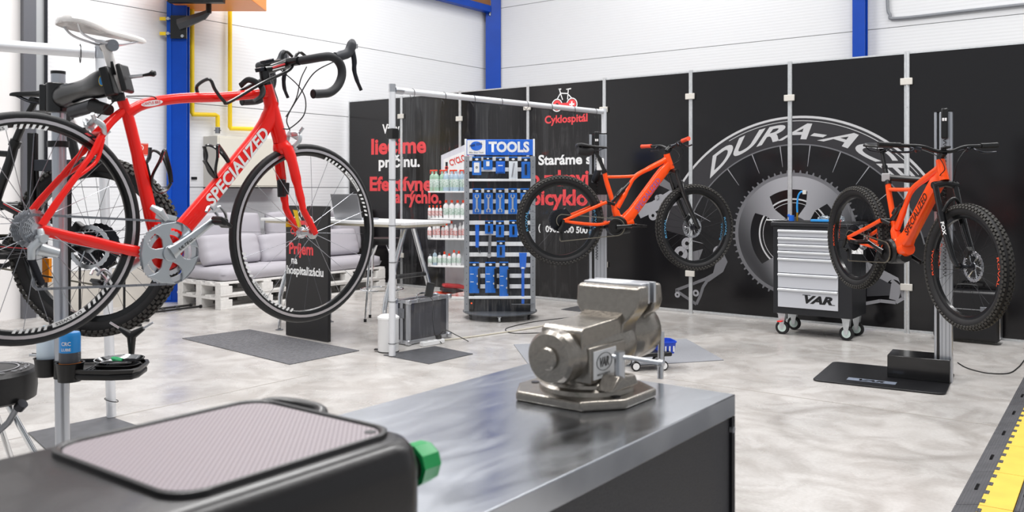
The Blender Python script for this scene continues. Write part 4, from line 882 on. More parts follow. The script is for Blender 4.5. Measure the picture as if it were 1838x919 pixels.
# ---------------------------------------------------------------- electric lift stands
def lift(label, loc, rz, H_, plate_=True, arm=None, fx=1):
    r = thing('electric_lift_stand', label, 'lift stand', loc, rz)
    if plate_:
        (MB().prism(rrect(-.70, .10, -.36, .36, .05), 0, .012, 'z') if fx > 0 else MB().prism(rrect(-.06, .42, -.1, .36, .05), 0, .012, 'z')).build('base_plate', mat('powder_black', '121215', .35, bump=.1), r, .003)
        if fx > 0: o = MB().prism(rrect(-.50, -.20, -.25, -.17, .002), .0122, .0135, 'z').build('name_plate', mat('plate_silver_blue', '9aa4b6', .35, .4), r)
        if fx > 0: text('lettering', 'VAR', blackm, r, M=T(-.43, -.237, .0142), w=.16, h=.05, bold=.05, shear=.3, res=2)
        (MB().box(-.28, .10, -.02, .24, .012, .16) if fx > 0 else MB().box(-.04, .32, -.02, .24, .012, .16)).build('motor_housing', mat('housing_black', '0c0c0e', .2, coat=.5), r, .003)
    k = 1 if fx > 0 else 1.4
    MB().box(-.0, .016*k, .05, .12, .0, H_).build('column_channel', alu, r, .002); MB().box(.016*k, .030*k, .06, .11, 0, H_-.01).build('column_slot', blackm, r)
    c_ = MB().box(.030*k, .108*k, .05, .12, 0, H_).build('column', alu, r, .004)
    for x in (.045, .068, .09): MB().box(x*k, x*k+.003, .047, .052, .0, H_-.004).build('column_groove', greym, c_)
    MB().box(-.002, .11*k, .048, .122, H_, H_+.008).build('column_cap', black, r)
    o = MB().box(.045, .085, .0, .045, H_-.18, H_+.02).build('remote_control', black, r, .008)
    MB().box(.052, .064, -.003, .0, H_-.065, H_-.045).build('remote_button', white, o, .003); MB().box(.067, .079, -.003, .0, H_-.065, H_-.045).build('remote_button', white, o, .003)
    q = []
    for i in range(260): a = i*.9; q.append((.065+.009*cos(a), .02+.009*sin(a), H_-.18-i*.0035))
    MB().tube(q, .0022, 5).build('coiled_cord', black, r)
    MB().box(-.01, .12*k, .03, .14, arm-.09, arm+.09).build('carriage', black, r, .008)
    return r
l2 = lift('silver column electric lift on black base plate at right, holding an orange bike', (2.78, 5.77, 0), -31, 1.79, arm=1.22)
M_ = l2.matrix_world.copy(); bpy.context.view_layer.update()
inv = l2.matrix_world.inverted(); tgt = inv @ (b2.matrix_world @ Vector((.330, -.0, .455)))
MB().tube([(.05, .05, 1.25), (-.02, -.02, 1.33), tgt], [.03, .026, .022], 14).build('clamp_arm', black, l2); MB().box(-.026, .026, -.03, .03, -.028, .028, T(*tgt)).build('clamp_jaw', mat('clamp_grey', 'a8a8aa', .4), l2, .006)
l1 = lift('silver column electric lift behind the side-on orange bike, its foot hidden by the vise', (.665, 7.55, 0), -8, 1.755, plate_=True, arm=1.32, fx=-1)
bpy.context.view_layer.update()
inv = l1.matrix_world.inverted(); tgt = inv @ (b1.matrix_world @ Vector((.325, .03, .48)))
MB().tube([(.05, .04, 1.36), tgt.lerp(Vector((.05, .04, 1.36)), .3), tgt], [.034, .026, .022], 14).build('clamp_arm', black, l1); MB().box(-.03, .03, -.03, .03, -.05, .05, T(*tgt)).build('clamp_jaw', white, l1, .006)
MB().box(.02, .075, .018, .028, 1.335, 1.365).build('label_plate', greym, l1)

# ---------------------------------------------------------------- tool cabinet on castors
tcb = thing('tool_cabinet', 'black wheeled tool cabinet with seven grey drawers between the orange bikes', 'tool cabinet', (2.30, 7.70, 0), RA)
body_m = mat('cabinet_black', '1d1e22', .4, bump=.1); drw = mat('drawer_grey', 'd0d2d8', .4, .25); drh = mat('drawer_handle', 'e4e6e8', .3, .5)
MB().box(0, .672, 0, .42, .19, .955).build('body', body_m, tcb, .004); MB().box(-.02, .69, -.015, .44, .955, .99).build('top_tray', body_m, tcb, .008)
MB().box(-.0, .67, .0, .42, .988, .995).build('tray_liner', rubber, tcb)
dz = [(.865, .925), (.805, .86), (.745, .80), (.685, .74), (.55, .68), (.42, .545), (.25, .415)]
for i, (z0, z1) in enumerate(dz):
    d_ = MB().box(.045, .56, -.012, 0, z0, z1).build('drawer', drw, tcb, .002)
    MB().box(.045, .56, -.028, -.012, z1-.022, z1-.004).build('drawer_handle', drh, d_, .004)
text('lettering', 'VAR', blackm, d_, M=T(.28, -.0135, .30) @ FRONT, w=.235, h=.062, bold=.05, shear=.32, res=3)
for x0_, x1_, z_ in ((.262, .33, .365), (.49, .535, .295)): MB().box(x0_, x1_, -.0142, -.013, z_, z_+.005).build('logo_bar', blackm, d_)
MB().box(.662, .70, .06, .36, .93, .945).build('side_handle', drh, tcb, .004)
def castor(root, x, y, m, br=False, rr_=.06):
    MB().lathe([(rr_*.6, -.014), (rr_-.004, -.014), (rr_, -.009), (rr_, .009), (rr_-.004, .014), (rr_*.6, .014)], 28, (x, y, rr_), 'y').build('castor_tyre', rubber, root)
    MB().lathe([(.006, -.018), (rr_*.62, -.0145), (rr_*.62, .0145), (.006, .018)], 20, (x, y, rr_), 'y').build('castor_wheel', mat('castor_pale', 'cfe0da', .4), root)
    f2 = MB()
    for s in (-1, 1): f2.prism([(x-.034, .19), (x+.034, .19), (x+.026, .13), (x+.012, rr_-.008), (x-.012, rr_-.008), (x-.026, .13)], y+s*.0205, y+s*.0235, 'y')
    f2.box(x-.036, x+.036, y-.03, y+.03, .18, .19); f2.build('castor_fork', zinc, root)
    if br: MB().box(x-.02, x+.02, y-.085, y-.03, .115, .125).build('castor_brake', red, root, .003)
for i, (x, y) in enumerate(((.06, .06), (.61, .06), (.06, .36), (.61, .36))): castor(tcb, x, y, zinc, br=i == 0)
tcz = .9975
def on_cab(x, y, z=tcz): return tuple(Vector((2.30, 7.70, 0))+UA*x+NA*y+Vector((0, 0, z)))
o = thing('air_coupling', 'bright blue air fitting with brass connector standing on the tool cabinet', 'fitting', on_cab(.12, .12), RA)
MB().tube([(0, 0, 0), (0, 0, .05)], .024, 16).tube([(-.015, 0, .035), (-.03, 0, .055)], .012).build('valve_body', blued, o); MB().cyl((.05, 0, 0), (.05, 0, .035), .01, n=6).cyl((.05, 0, .035), (.052, 0, .075), .008).build('brass_connector', mat('brass', 'd8a840', .3, 1), o)
MB().tube(spl([(.052, 0, .075), (.05, 0, .14), (.06, .0, .22), (.085, 0, .255), (.11, 0, .25)], 6), .008, 8).build('air_hose', bluel, o)
MB().box(.10, .13, -.01, .01, .235, .27).build('hose_hook', mat('clamp_beige', 'd8d4cc', .5), o, .002)
top(MB().ftube([(-.09, 0, .006), (.02, 0, .006), (.1, 0, .007)], .006, .012), 'spanner', chrome, 'flat chrome spanner overhanging the left end of the cabinet top', 'spanner', on_cab(.02, .03), RA)
for i, (x, y, l_) in enumerate(((.40, .14, 'crumpled clear bag of small parts on the cabinet top behind the rear tyre'), (.50, .22, 'second clear parts bag further right on the cabinet top'))):
    random.seed(i+4); bm = bmesh.new(); bmesh.ops.create_icosphere(bm, subdivisions=3, radius=.05)
    for v in bm.verts: v.co *= random.uniform(.8, 1.15); v.co.z = max(v.co.z*.55+.025, 0)
    mb = MB(); mb.add([tuple(v.co) for v in bm.verts], [tuple(v.index for v in f.verts) for f in bm.faces]); bm.free()
    top(mb, 'parts_bag', clear, l_, 'bag', on_cab(x, y), RA)
top(MB().box(-.10, .12, -.035, .035, 0, .02), 'parts_tray', bluel, 'low light blue parts tray on the cabinet top', 'tray', on_cab(.42, .05), RA, bevel=.004)
top(MB().box(-.045, .045, -.002, .002, -.06, .06), 'warranty_tag', white, 'white tag with blue corner hanging at the cabinet right side behind the rear wheel', 'tag', tuple(Vector((2.30, 7.70, .80))+UA*.72-NA*.02), RA)

# dark suitcase behind the right stand
c0 = fl(1799, 622); sc = thing('hard_case', 'black hard case standing against the boards behind the right lift', 'case', c0-UA*.52, RA)
MB().box(0, .5, 0, .16, .02, .44).build('shell', mat('case_black', '131316', .35, bump=.2, bscale=60), sc, .03, 4); MB().box(.487, .503, .02, .14, .05, .41).build('edge_strip', silver, sc, .004)
MB().box(.02, .48, -.004, .0, .28, .285).build('case_seam', silver, sc); MB().box(.05, .12, -.012, 0, .27, .31).build('latch', greym, sc, .003); MB().box(.36, .43, -.012, 0, .27, .31).build('latch', greym, sc, .003)
MB().tube(spl([(.17, .08, .44), (.18, .08, .475), (.32, .08, .475), (.33, .08, .44)], 4), .009, 8).build('carry_handle', black, sc)
def cable(pts, m, label, r=.004, name='power_cable'):
    P_ = [fl(*p)+Vector((0, 0, r)) if len(p) == 2 else Vector(p) for p in pts]
    return top(MB().tube(spl(P_, 8), r, 6), name, m, label, 'cable')
cable([(1719, 652), (1732, 660), (1750, 666), (1775, 671), (1810, 671), (1828, 660), (1838, 648), (1850, 635)], black, 'black cable trailing from the right lift stand over the floor')
cable([(1060, 568), (1020, 571), (960, 578), (915, 588), (908, 594), (925, 599), (990, 598), (1040, 600)], black, 'black cable looping on the floor left of the vise')
cable([(795, 612), (860, 604), (960, 589), (1010, 578), (1060, 570)], mat('cable_cream', 'd8d2c2', .5), 'cream cable running on the floor from the power strip', .007)
# cable ramp tiles, right bottom
q0, q1 = fl(1707, 919), fl(1838, 676); dR = (q1-q0).normalized(); hR = math.degrees(atan2(dR.y, dR.x)); o0 = q0-dR*.9
rm = thing('floor_ramp', 'black ribbed rubber tiles with a yellow stripe along the right edge', 'floor edging', o0, hR)
tile = stripes(mat('ribbed_rubber', '58585c', .75, noise=.25, nscale=12), 'Y', .012, 1.0, .004); yel = mat('yellow_rubber', 'e9c34e', .6, noise=.12, nscale=8, bump=.3, bscale=60)
for k in range(15):
    x = k*.5
    MB().add([(x+.002, 0, 0), (x+.498, 0, 0), (x+.498, -.085, .018), (x+.002, -.085, .018), (x+.498, -.085, 0), (x+.002, -.085, 0)], [(0, 1, 2, 3), (0, 3, 5), (1, 4, 2), (2, 4, 5, 3), (0, 5, 4, 1)]).build('edge_tile', tile, rm)
    MB().box(x+.21, x+.29, -.055, -.043, .008, .0145).build('tile_slot', blackm, rm)
    MB().box(x+.003, x+.497, -.205, -.0852, 0, .018).build('yellow_tile', yel, rm, .002)
    for t in range(4): MB().box(x+.03+t*.125, x+.075+t*.125, -.103, -.084, .0, .0205).build('interlock_tooth', tile, rm, .002)
    for j in range(3): MB().box(x+.003, x+.497, -.208-.5*(j+1)+.003, -.208-.5*j, 0, .018).build('black_tile', tile, rm, .002)
    MB().box(x+.20, x+.30, -.25, -.222, .012, .0188).build('tile_slot', blackm, rm)

# ---------------------------------------------------------------- tool display rack
rk = thing('tool_display_rack', 'round based revolving rack with white slats and a blue headed sign of cycling tools', 'display rack', (-.12, 8.72, 0), 0)
x0, x1, yf = -.325, .325, -.12
slatw = mat('slat_white', 'eef0f2', .4); rail_ = mat('rack_grey', '9fa3a8', .4, .4)
MB().lathe([(.001, .055), (.36, .055), (.37, .062), (.37, .07), (.36, .075), (.001, .075)], 64).build('turntable', mat('smoked_board', '5c6066', .3, .3), rk)
for k in range(6):
    a = radians(-90+60*k); MB().lathe([(.005, -.01), (.024, -.01), (.027, 0), (.024, .01), (.005, .01)], 16, (.33*cos(a), .33*sin(a), .027), 'x').box(.33*cos(a)-.016, .33*cos(a)+.016, .33*sin(a)-.02, .33*sin(a)+.02, .045, .055).build('castor', rubber if k else zinc, rk)
for x in (x0, x1): 
    MB().box(x-.025, x+.025, yf-.02, yf+.02, .075, 1.60).build('side_rail', rail_, rk, .002)
    for i in range(24): MB().cyl((x, yf-.0215, .15+i*.061), (x, yf-.0195, .15+i*.061), .004, n=8).build('rail_hole', dark, rk)
MB().box(x0+.02, x1-.02, yf+.012, yf+.022, .07, 1.6).build('back_panel', mat('rack_panel', '20242c', .35), rk)
for i in range(14):
    z = 1.575-i*.1045
    if i == 2 or i == 13: MB().box(x0+.02, x1-.02, yf-.05, yf+.01, z-.012, z+.012).build('shelf', slatw, rk, .003)
    else: MB().box(x0+.02, x1-.02, yf-.006, yf+.01, z-.02, z+.02).build('slat', slatw, rk, .002)
sg = MB().box(x0-.0, x1+.0, yf-.02, yf+.0, 1.61, 1.765).build('header_sign', blued, rk, .004)
MB().box(x0+.005, x0+.185, yf-.0225, yf-.02, 1.617, 1.758).build('sign_panel', white, sg)
MB().box(x0-.02, x0+.0, yf-.02, yf+.02, 1.6, 1.77).build('sign_post', slatw, rk, .003); MB().box(x1, x1+.02, yf-.02, yf+.02, 1.6, 1.77).build('sign_post', slatw, rk, .003)
MB().ring((0, 0, 0), .001, .046, -.001, 0, 32, M=T(x0+.095, yf-.0228, 1.70) @ Matrix.Scale(1.25, 4, (1, 0, 0))).build('emblem', blued, sg)
text('lettering', 'PARK TOOL', blackm, sg, M=T(x0+.03, yf-.0245, 1.688) @ FRONT @ R(12, 'Z'), w=.13, h=.022, bold=.03, shear=.3, res=2)
text('lettering', 'Bike Shop Tools', greym, sg, M=T(x0+.025, yf-.0235, 1.63) @ FRONT, w=.14, h=.014, shear=.2, res=2)
text('lettering', 'TOOLS', slatw, sg, M=T(x0+.215, yf-.0225, 1.645) @ FRONT, w=.40, h=.095, bold=.045, res=3)
MB().box(-.30, -.25, yf-.03, yf+.0, .10, .26).build('power_adapter', blackm, rk, .004); MB().box(-.282, -.272, yf-.033, yf-.03, .155, .165).build('pilot_lamp', mat('lamp_red', 'ff3a10', .4, emit=4), rk)
def rpos(px, py): q = at(px, py, 8.72+yf-.025); return q
hdr = mat('card_black', '14161a', .4); wm = mat('wrench_steel', 'c9d2dc', .3, .7)
def hang(label, px0, px1, py0, py1, style, group):
    a, b = rpos(px0, py0), rpos(px1, py1); w_, h_ = b.x-a.x, a.z-b.z
    r = thing('tool_package' if style != 'tool' else 'chain_tool', label, 'package', ((a.x+b.x)/2, a.y-.004, b.z), 0, group)
    w_ /= 2; hh = min(.045, h_*.25)
    MB().box(-w_, w_, 0, .003, h_-hh, h_).build('header_card', hdr, r); MB().box(-w_, w_, -.001, .0, h_-hh*.28, h_).build('card_stripe', bluep, r)
    MB().ring((0, 0, h_-hh*.6), .001, hh*.22, -.002, -.001, 12, M=Matrix.Scale(1.6, 4, (1, 0, 0))).build('card_logo', white, r)
    MB().box(-w_, w_, 0, .004, 0, h_-hh).build('card', bluep if style != 'clear' else mat('card_pale', 'dfe6ec', .5), r)
    if style == 'wrench':
        c_ = (h_-hh)/2; k = (h_-hh)*.40; p = MB()
        p.ftube([(0, -.006, c_-k*.7), (0, -.006, c_+k*.7)], w_*.22, .003)
        for s in (-1, 1):
            p.ring((0, 0, c_+s*k*.85), w_*.26, w_*.52, -.009, -.004, 16, radians(30 if s > 0 else 210), radians(330 if s > 0 else 510))
        p.build('cone_wrench', wm, r)
    elif style == 'box': MB().box(-w_*.6, w_*.6, -.006, -.0, (h_-hh)*.18, (h_-hh)*.9).build('product_window', white, r); MB().ring((0, 0, (h_-hh)*.55), w_*.12, w_*.25, -.008, -.006, 12).build('product', dark, r)
    elif style == 'small': MB().box(-w_*.35, w_*.35, -.006, 0, (h_-hh)*.35, (h_-hh)*.85).build('product_window', white, r)
    elif style == 'blueitem': MB().box(-w_*.8, w_*.8, -.016, 0, (h_-hh)*.1, (h_-hh)*.9).build('product', blued, r, .004); MB().box(-w_*.5, w_*.5, -.018, -.016, (h_-hh)*.6, (h_-hh)*.68).build('product_mark', white, r)
    elif style == 'clear': MB().tube([(-w_*.3, -.006, .02), (w_*.2, -.006, (h_-hh)*.9)], .006).build('product', silver, r)
    elif style == 'dark': MB().ftube([(0, -.008, (h_-hh)*.2), (0, -.008, (h_-hh)*.85)], w_*.25, .006).build('product', dark, r)
    elif style == 'big':
        MB().box(w_*.75, w_*1.25, -.03, .0, h_*.15, h_*.8).build('tool_handle', black, r, .005)
        for z in (.3, .55): MB().cyl((w_*.7, -.002, h_*z), (w_*.7, -.008, h_*z), .01, n=12).build('fastener', white, r)
        for z in (.35, .6): MB().box(-w_*.8, -w_*.1, -.0012, 0, h_*z, h_*z+.006).build('card_text', whitet, r)
    return r
G1 = ['top row package nearest the left rail, white box on a blue card', 'small top row package with a white square window', 'top row package holding a blue moulded tool', 'tall top row package on a pale clear card', 'tall top row package nearest the right rail']
for (l_, a, b, c_, d_, s_) in zip(G1, (847.6, 867.4, 889.9, 913.4, 935.9), (863.8, 884, 906.5, 929, 951.6), (281, 281, 282, 281, 282), (314.2, 304.5, 311.3, 321, 320), ('box', 'small', 'blueitem', 'clear', 'dark')): hang(l_, a, b, c_, d_, s_, 'packages on the top row of the blue tool rack')
O5 = ['first', 'second', 'third', 'fourth', 'last']
for k, (a, b) in enumerate(((848.3, 863.8), (868.9, 884.6), (889.9, 905.6), (912.4, 928.1), (934, 949.6))):
    hang(O5[k]+' cone wrench on a blue card from the left of the rack\'s wrench row', a, b, 338, 383.8, 'wrench', 'cone wrenches on the blue tool rack')
for k, (a, b, c_, d_, l_) in enumerate(((870.5, 885.3, 396, 419.6, 'blue package left of two lower ones in the middle of the rack'), (890.1, 904.7, 396, 425.6, 'blue package with black tool below the third wrench'), (914, 929, 395, 425.4, 'blue package with black tool below the fourth wrench'), (891.6, 906.4, 432, 462, 'single blue package hanging lowest of the small ones'))):
    hang(l_, a, b, c_, d_, 'dark', 'small packages in the middle of the tool rack')
for k, (a, b, c_, d_, l_) in enumerate(((842.5, 860, 470, 526, 'large blue tool card low on the rack, nearest the left rail'), (871, 889.5, 470, 525.5, 'large blue tool card low in the middle of the rack'), (896.5, 912.5, 469.6, 536.4, 'longest blue tool card, hanging below the bottom shelf edge'))): hang(l_, a, b, c_, d_, 'big', 'large tool cards low on the rack')
q = rpos(856.5, 444); o = thing('chain_whip', 'blue handled chain whip tool hanging left of the small cards', 'tool', (q.x, q.y, q.z), 0)
MB().ftube([(0, 0, .0), (.0, 0, .22)], [.016, .02], .008).build('handle', blued, o); MB().tube([(.005, 0, 0), (.015, 0, -.05), (.03, 0, -.06), (.03, 0, -.03)], .004).build('chain_end', greym, o)
q = rpos(878, 459); o = thing('steel_bar_tool', 'long grey steel bar tool in a clear sleeve under a blue card', 'tool', (q.x, q.y, q.z), 0)
MB().ftube([(0, 0, 0), (.01, 0, .20)], .015, .004).build('bar', greym, o); MB().cyl((0, -.006, .0), (0, .004, .0), .02).build('bar_end', silver, o)
q = rpos(938.5, 545); o = thing('fork_gauge', 'tall bright blue shop tool hanging by the right rail, reaching the bottom shelf', 'tool', (q.x, q.y-.01, q.z), 0)
MB().box(-.014, .014, -.008, .008, 0, .35).build('shaft', blued, o, .003); MB().prism([(-.014, .33), (.014, .33), (.03, .36), (.038, .50), (-.038, .50), (-.03, .36)], -.012, .012, 'y').build('head', blued, o, .003); MB().box(-.015, .015, -.014, -.012, .345, .36).build('head_label', white, o)
MB().box(-.11, .11, -.02, .02, -.006, .0).build('foot_bar', greym, o)

# ---------------------------------------------------------------- bottle shelf
bs_ = at(812, 530, 10.35); sh = thing('bottle_shelf', 'white display shelf with a slanted red lettered header, full of cleaning bottles', 'shelf unit', (bs_.x, bs_.y, 0), -12)
MB().box(-.12, .24, .10, .12, .05, 1.70).build('back_panel', mat('shelf_grey', 'c8ccd0', .5), sh); MB().box(-.27, .24, -.20, .12, .0, .03).build('base', white, sh, .004)
hd_ = MB().prism([(-.16, 1.28), (.24, 1.28), (.24, 1.85), (-.16, 1.68)], .07, .09, 'y').build('header_board', mat('header_grey', 'd6d6de', .5), sh)
MB().prism([(-.13, 1.42), (.22, 1.54), (.22, 1.76), (-.13, 1.63)], .066, .069, 'y').build('header_label', white, hd_)
text('lettering', 'CYCLON', mat('cyclon_red', 'd8382c', .5), hd_, M=T(-.04, .064, 1.55) @ FRONT @ R(20, 'Z'), w=.25, h=.075, bold=.03, res=2)
MB().ring((-.09, 0, 1.53), .012, .022, .063, .065, 16).build('header_emblem', MATS['cyclon_red'], hd_); MB().ftube([(-.09, .064, 1.47), (-.09, .064, 1.6)], .014, .001).build('header_emblem', dark, hd_)
SZ = [EYE-(y-HY)/FPX*10.2 for y in (343, 391.5, 427.5, 476.5)]
for z in SZ: MB().prism([(-.26, -.14), (-.14, -.2), (.24, -.2), (.24, .1), (-.24, .1)], z-.018, z, 'z').build('shelf_board', white, sh, .003)
def bottle(nm, r, h, bm_, cm_, lm_, cap_h=.03, neck=.35, label_=None, spray=False):
    b_ = thing(nm, label_ or '', 'bottle', (0, 0, 0))
    MB().lathe([(r*.9, 0), (r, .004), (r, h*.66), (r*.85, h*.74), (r*neck, h*.82), (r*neck, h-cap_h*.6)], 18).build('bottle_body', bm_, b_)
    if spray: MB().box(-.03, .014, -.011, .011, h-cap_h*.6, h).box(-.03, -.022, -.008, .008, h-cap_h*1.6, h-cap_h*.5).build('trigger', cm_, b_, .003)
    else: MB().lathe([(r*(neck+.12), h-cap_h), (r*(neck+.1), h), (.001, h)], 14).build('cap', cm_, b_)
    MB().lathe([(r*1.01, h*.18), (r*1.03, h*.19), (r*1.03, h*.55), (r*1.01, h*.56)], 18).build('bottle_label', lm_, b_)
    return b_
capred = mat('cap_red', 'f04a28', .4); lwhite = mat('label_white', 'f2f4f4', .5, h2='8fb8a0', nscale=60); lred = mat('label_red', 'f4f4f4', .5, h2='d04030', nscale=60)
liq = mat('liquid_ice', 'c8e0f0', .15, trans=.4); lgreen = mat('liquid_green', 'b8dcc4', .2, trans=.3)
PRT = []
specs = [(SZ[0], [('spray_bottle', -.22+.06*i, -.13+(.0 if i % 2 else .05), .034, .25, liq if i > 2 else lgreen, capred, lwhite, True) for i in range(8)], 'top shelf spray bottles'),
         (SZ[1], [('grease_tube', -.235+.045*i, -.15, .019, .15, white, capred, lred, False) for i in range(4)]+[('cleaner_bottle', -.04+.07*i, -.13, .034, .21, white, capred, lwhite, False) for i in range(4)], 'second shelf bottles'),
         (SZ[2], [('spray_can', -.235+.052*i, -.15+.03*(i % 2), .024, .16+.02*(i % 3), white, capred if i < 6 else white, lred, False) for i in range(9)], 'third shelf cans'),
         (SZ[3], [('oil_bottle', -.23+.058*i, -.14, .026, (.13, .18, .15, .16, .14, .18, .17)[i], liq if i == 1 else white, capred if i > 2 else greym, lwhite, False) for i in range(7)], 'lowest shelf bottles')]
bpy.context.view_layer.update(); SM = sh.matrix_world.copy()
LBL = {0: ('spray bottle with red trigger on the top shelf under the slanted header', 'bottle'), 1: ('', ''), 2: ('', ''), 3: ('', '')}
ordn = ['leftmost', 'second from the left', 'third from the left', 'fourth from the left', 'fifth from the left', 'sixth from the left', 'seventh from the left', 'eighth from the left', 'ninth from the left']
for si, (z, items, grp) in enumerate(specs):
    pro = {}
    for k, (nm, x, y, r_, h_, bm_, cm_, lm_, spx) in enumerate(items):
        key = (nm, h_, bm_.name, cm_.name)
        wn = ('top', 'second', 'third', 'lowest')[si]
        lab = f"{ordn[k]} on the {wn} bottle shelf, {'red' if cm_ is capred else 'pale'} capped {'clear spray bottle' if spx else nm.replace('_', ' ')}"
        if key not in pro: b_ = bottle(nm, r_, h_, bm_, cm_, lm_, spray=spx); pro[key] = b_; b_['label'] = lab
        else: b_ = dup(pro[key], label=lab)
        b_['group'] = grp; b_['category'] = 'can' if 'can' in nm else 'bottle'; b_.location = SM @ Vector((x, y, z)); b_.rotation_euler.z = radians(-12)
for i, (x, y, z, rz, m_, l_) in enumerate(((-.08, -.10, .03, 10, capred, 'bright red packet at the bottom left of the shelf base'), (.02, -.12, .075, 20, mat('packet_black', '2a2426', .4), 'black packet lying under the red one on the shelf base'), (.12, -.10, .03, -12, mat('packet_mixed', 'e8dcd8', .4, h2='c03a30', nscale=18), 'red and white packet leaning at the right of the shelf base'), (.03, -.07, .12, 15, mat('packet_red', 'c8383c', .4), 'dark red packet on top of the pile on the shelf base'))):
    mb = MB().rings([[(a*k, b*k, z_) for a, b in rrect(-.13, .13, -.07, .07, .02)] for k, z_ in ((.92, 0), (1, .012), (.96, .035), (.6, .045))])
    o = top(mb, 'packet', m_, l_, 'packet', SM @ Vector((x, y, z)), rz); o.rotation_euler.y = radians((-3, 8, -6, 6)[i])

# ---------------------------------------------------------------- table, laptop, bin, case
tp = Vector((-.86, 7.02, 0)); tb_ = thing('trestle_table', 'long white topped table on silver trestle legs behind the red bicycle front wheel', 'table', tp, RA+180)
MB().box(0, 1.85, -.56, 0, .985, 1.01).build('table_top', white, tb_, .004); MB().box(.03, 1.82, -.53, -.03, .965, .985).build('top_edging', mat('table_beige', 'd8d0bc', .6), tb_)
for x in (.22, 1.55):
    for s in (-1, 1):
        y = -.28; MB().tube([(x, y+s*.05, .96), (x, y+s*.27, .38), (x, y+s*.29, .30), (x+.0, y+s*.30, .02)], [.022, .022, .021, .016], 14).build('leg', chrome, tb_)
        MB().lathe([(.035, 0), (.035, .006), (.012, .012), (.012, .05)], 20, (x, y+s*.30, 0)).build('leg_foot', greym, tb_)
    MB().tube([(x, -.28-.20, .55), (x, -.28+.20, .55)], .019, 14).build('trestle_bar', black, tb_)
    MB().box(x-.03, x+.03, -.48, -.08, .945, .966).build('trestle_head', greym, tb_)
lp = at(625, 389, 7.6); lo = thing('laptop', 'open grey laptop seen from behind on the white table', 'laptop', (lp.x, lp.y, 1.011), RA+4)
MB().box(-.16, .16, -.22, 0, 0, .014).build('keyboard_base', alu, lo, .004); MB().box(-.16, .16, -.005, .005, 0, .22, T(0, .0, .012) @ R(-14, 'X')).build('screen_lid', mat('lid_grey', '9b9ca0', .35, .5), lo, .004)
lo.rotation_euler.z += pi
MB().tube(spl([(.16, -.1, .005), (.26, -.08, .005), (.36, -.04, .005), (.42, -.12, .005)], 6), .003, 6).build('charger_cable', black, lo)
bn = fl(697, 631); bi = thing('pedal_bin', 'small white round pedal bin beside the white post', 'bin', bn)
MB().lathe([(.078, 0), (.082, .01), (.082, .255), (.084, .26)], 36).build('bin_body', white, bi); MB().lathe([(.086, .26), (.086, .275), (.06, .292), (.001, .296)], 36).build('bin_lid', mat('lid_white', 'f6f6f6', .3), bi)
MB().box(-.11, -.075, -.02, .02, .012, .022).build('pedal', black, bi, .003); MB().lathe([(.084, .0), (.084, .008), (.001, .008)], 36).build('bin_base', black, bi)
cs0 = Vector((-.845, 7.13, 0)); cs = thing('flight_case', 'black panelled case with aluminium edges standing beside the pedal bin', 'case', cs0, RB)
cw, cdp, ch = .50, .15, .37
MB().box(0.01, cw-.01, .01, cdp-.01, .012, ch-.01).build('panel', mat('case_panel', '3c3c42', .35, bump=.2, bscale=100), cs)
eb = MB()
for x in (0, cw-.03):
    for y in (0, cdp-.03): eb.box(x, x+.03, y, y+.03, .01, ch)
for z in (.008, ch-.03):
    for y in (0, cdp-.03): eb.box(0, cw, y, y+.03, z, z+.03)
    for x in (0, cw-.03): eb.box(x, x+.03, 0, cdp, z, z+.03)
eb.build('edge_profile', alu, cs, .003); MB().box(-.003, .0, .06, .09, .02, ch-.02).build('edge_profile', alu, cs)
for x in (0, cw):
    for y in (0, cdp):
        for z in (.025, ch-.015): MB().cbox((x, y, z), (.045, .045, .045)).build('corner_cap', silver, cs, .014, 3)
MB().tube(spl([(.18, .07, ch), (.19, .07, ch+.03), (.31, .07, ch+.03), (.32, .07, ch)], 4), .008, 8).build('carry_handle', chrome, cs)
for x in (.12, .38): MB().box(x-.02, x+.02, -.006, .03, ch-.03, ch+.006).build('latch', silver, cs, .002)
MB().box(-.012, -.002, .04, .11, .22, .30).build('side_latch', greym, cs, .003)
q = at(768, 538, 7.32); o = thing('card_terminal', 'small black device with a cord standing on the flight case', 'device', (q.x, 7.36, ch+.002), 25)
MB().box(-.035, .035, -.012, .012, 0, .12, R(12, 'Y')).build('housing', black, o, .006); MB().box(-.022, .022, -.0135, -.012, .06, .105, R(12, 'Y')).build('screen', dark, o)
MB().tube(spl([(-.01, -.02, .02), (-.005, -.14, -.03), (-.02, -.16, -.15), (0, -.17, -.30), (.05, -.19, -.365)], 6), .003, 6).build('cord', black, o)
q = fl(776, 619); o = thing('power_strip', 'white power strip lying in front of the flight case', 'power strip', q, RB-5)
MB().box(-.12, .12, -.025, .025, 0, .04).build('housing', white, o, .008); 
for x in (-.07, 0, .07): MB().cyl((x, 0, .0395), (x, 0, .041), .016).build('socket', mat('socket_grey', 'c4c4c4', .5), o)
MB().cbox((.07, 0, .055), (.035, .035, .03)).tube(spl([(.08, 0, .07), (.12, -.03, .11), (.22, -.05, .06), (.30, -.12, .004)], 6), .0035, 6).build('plug', black, o)
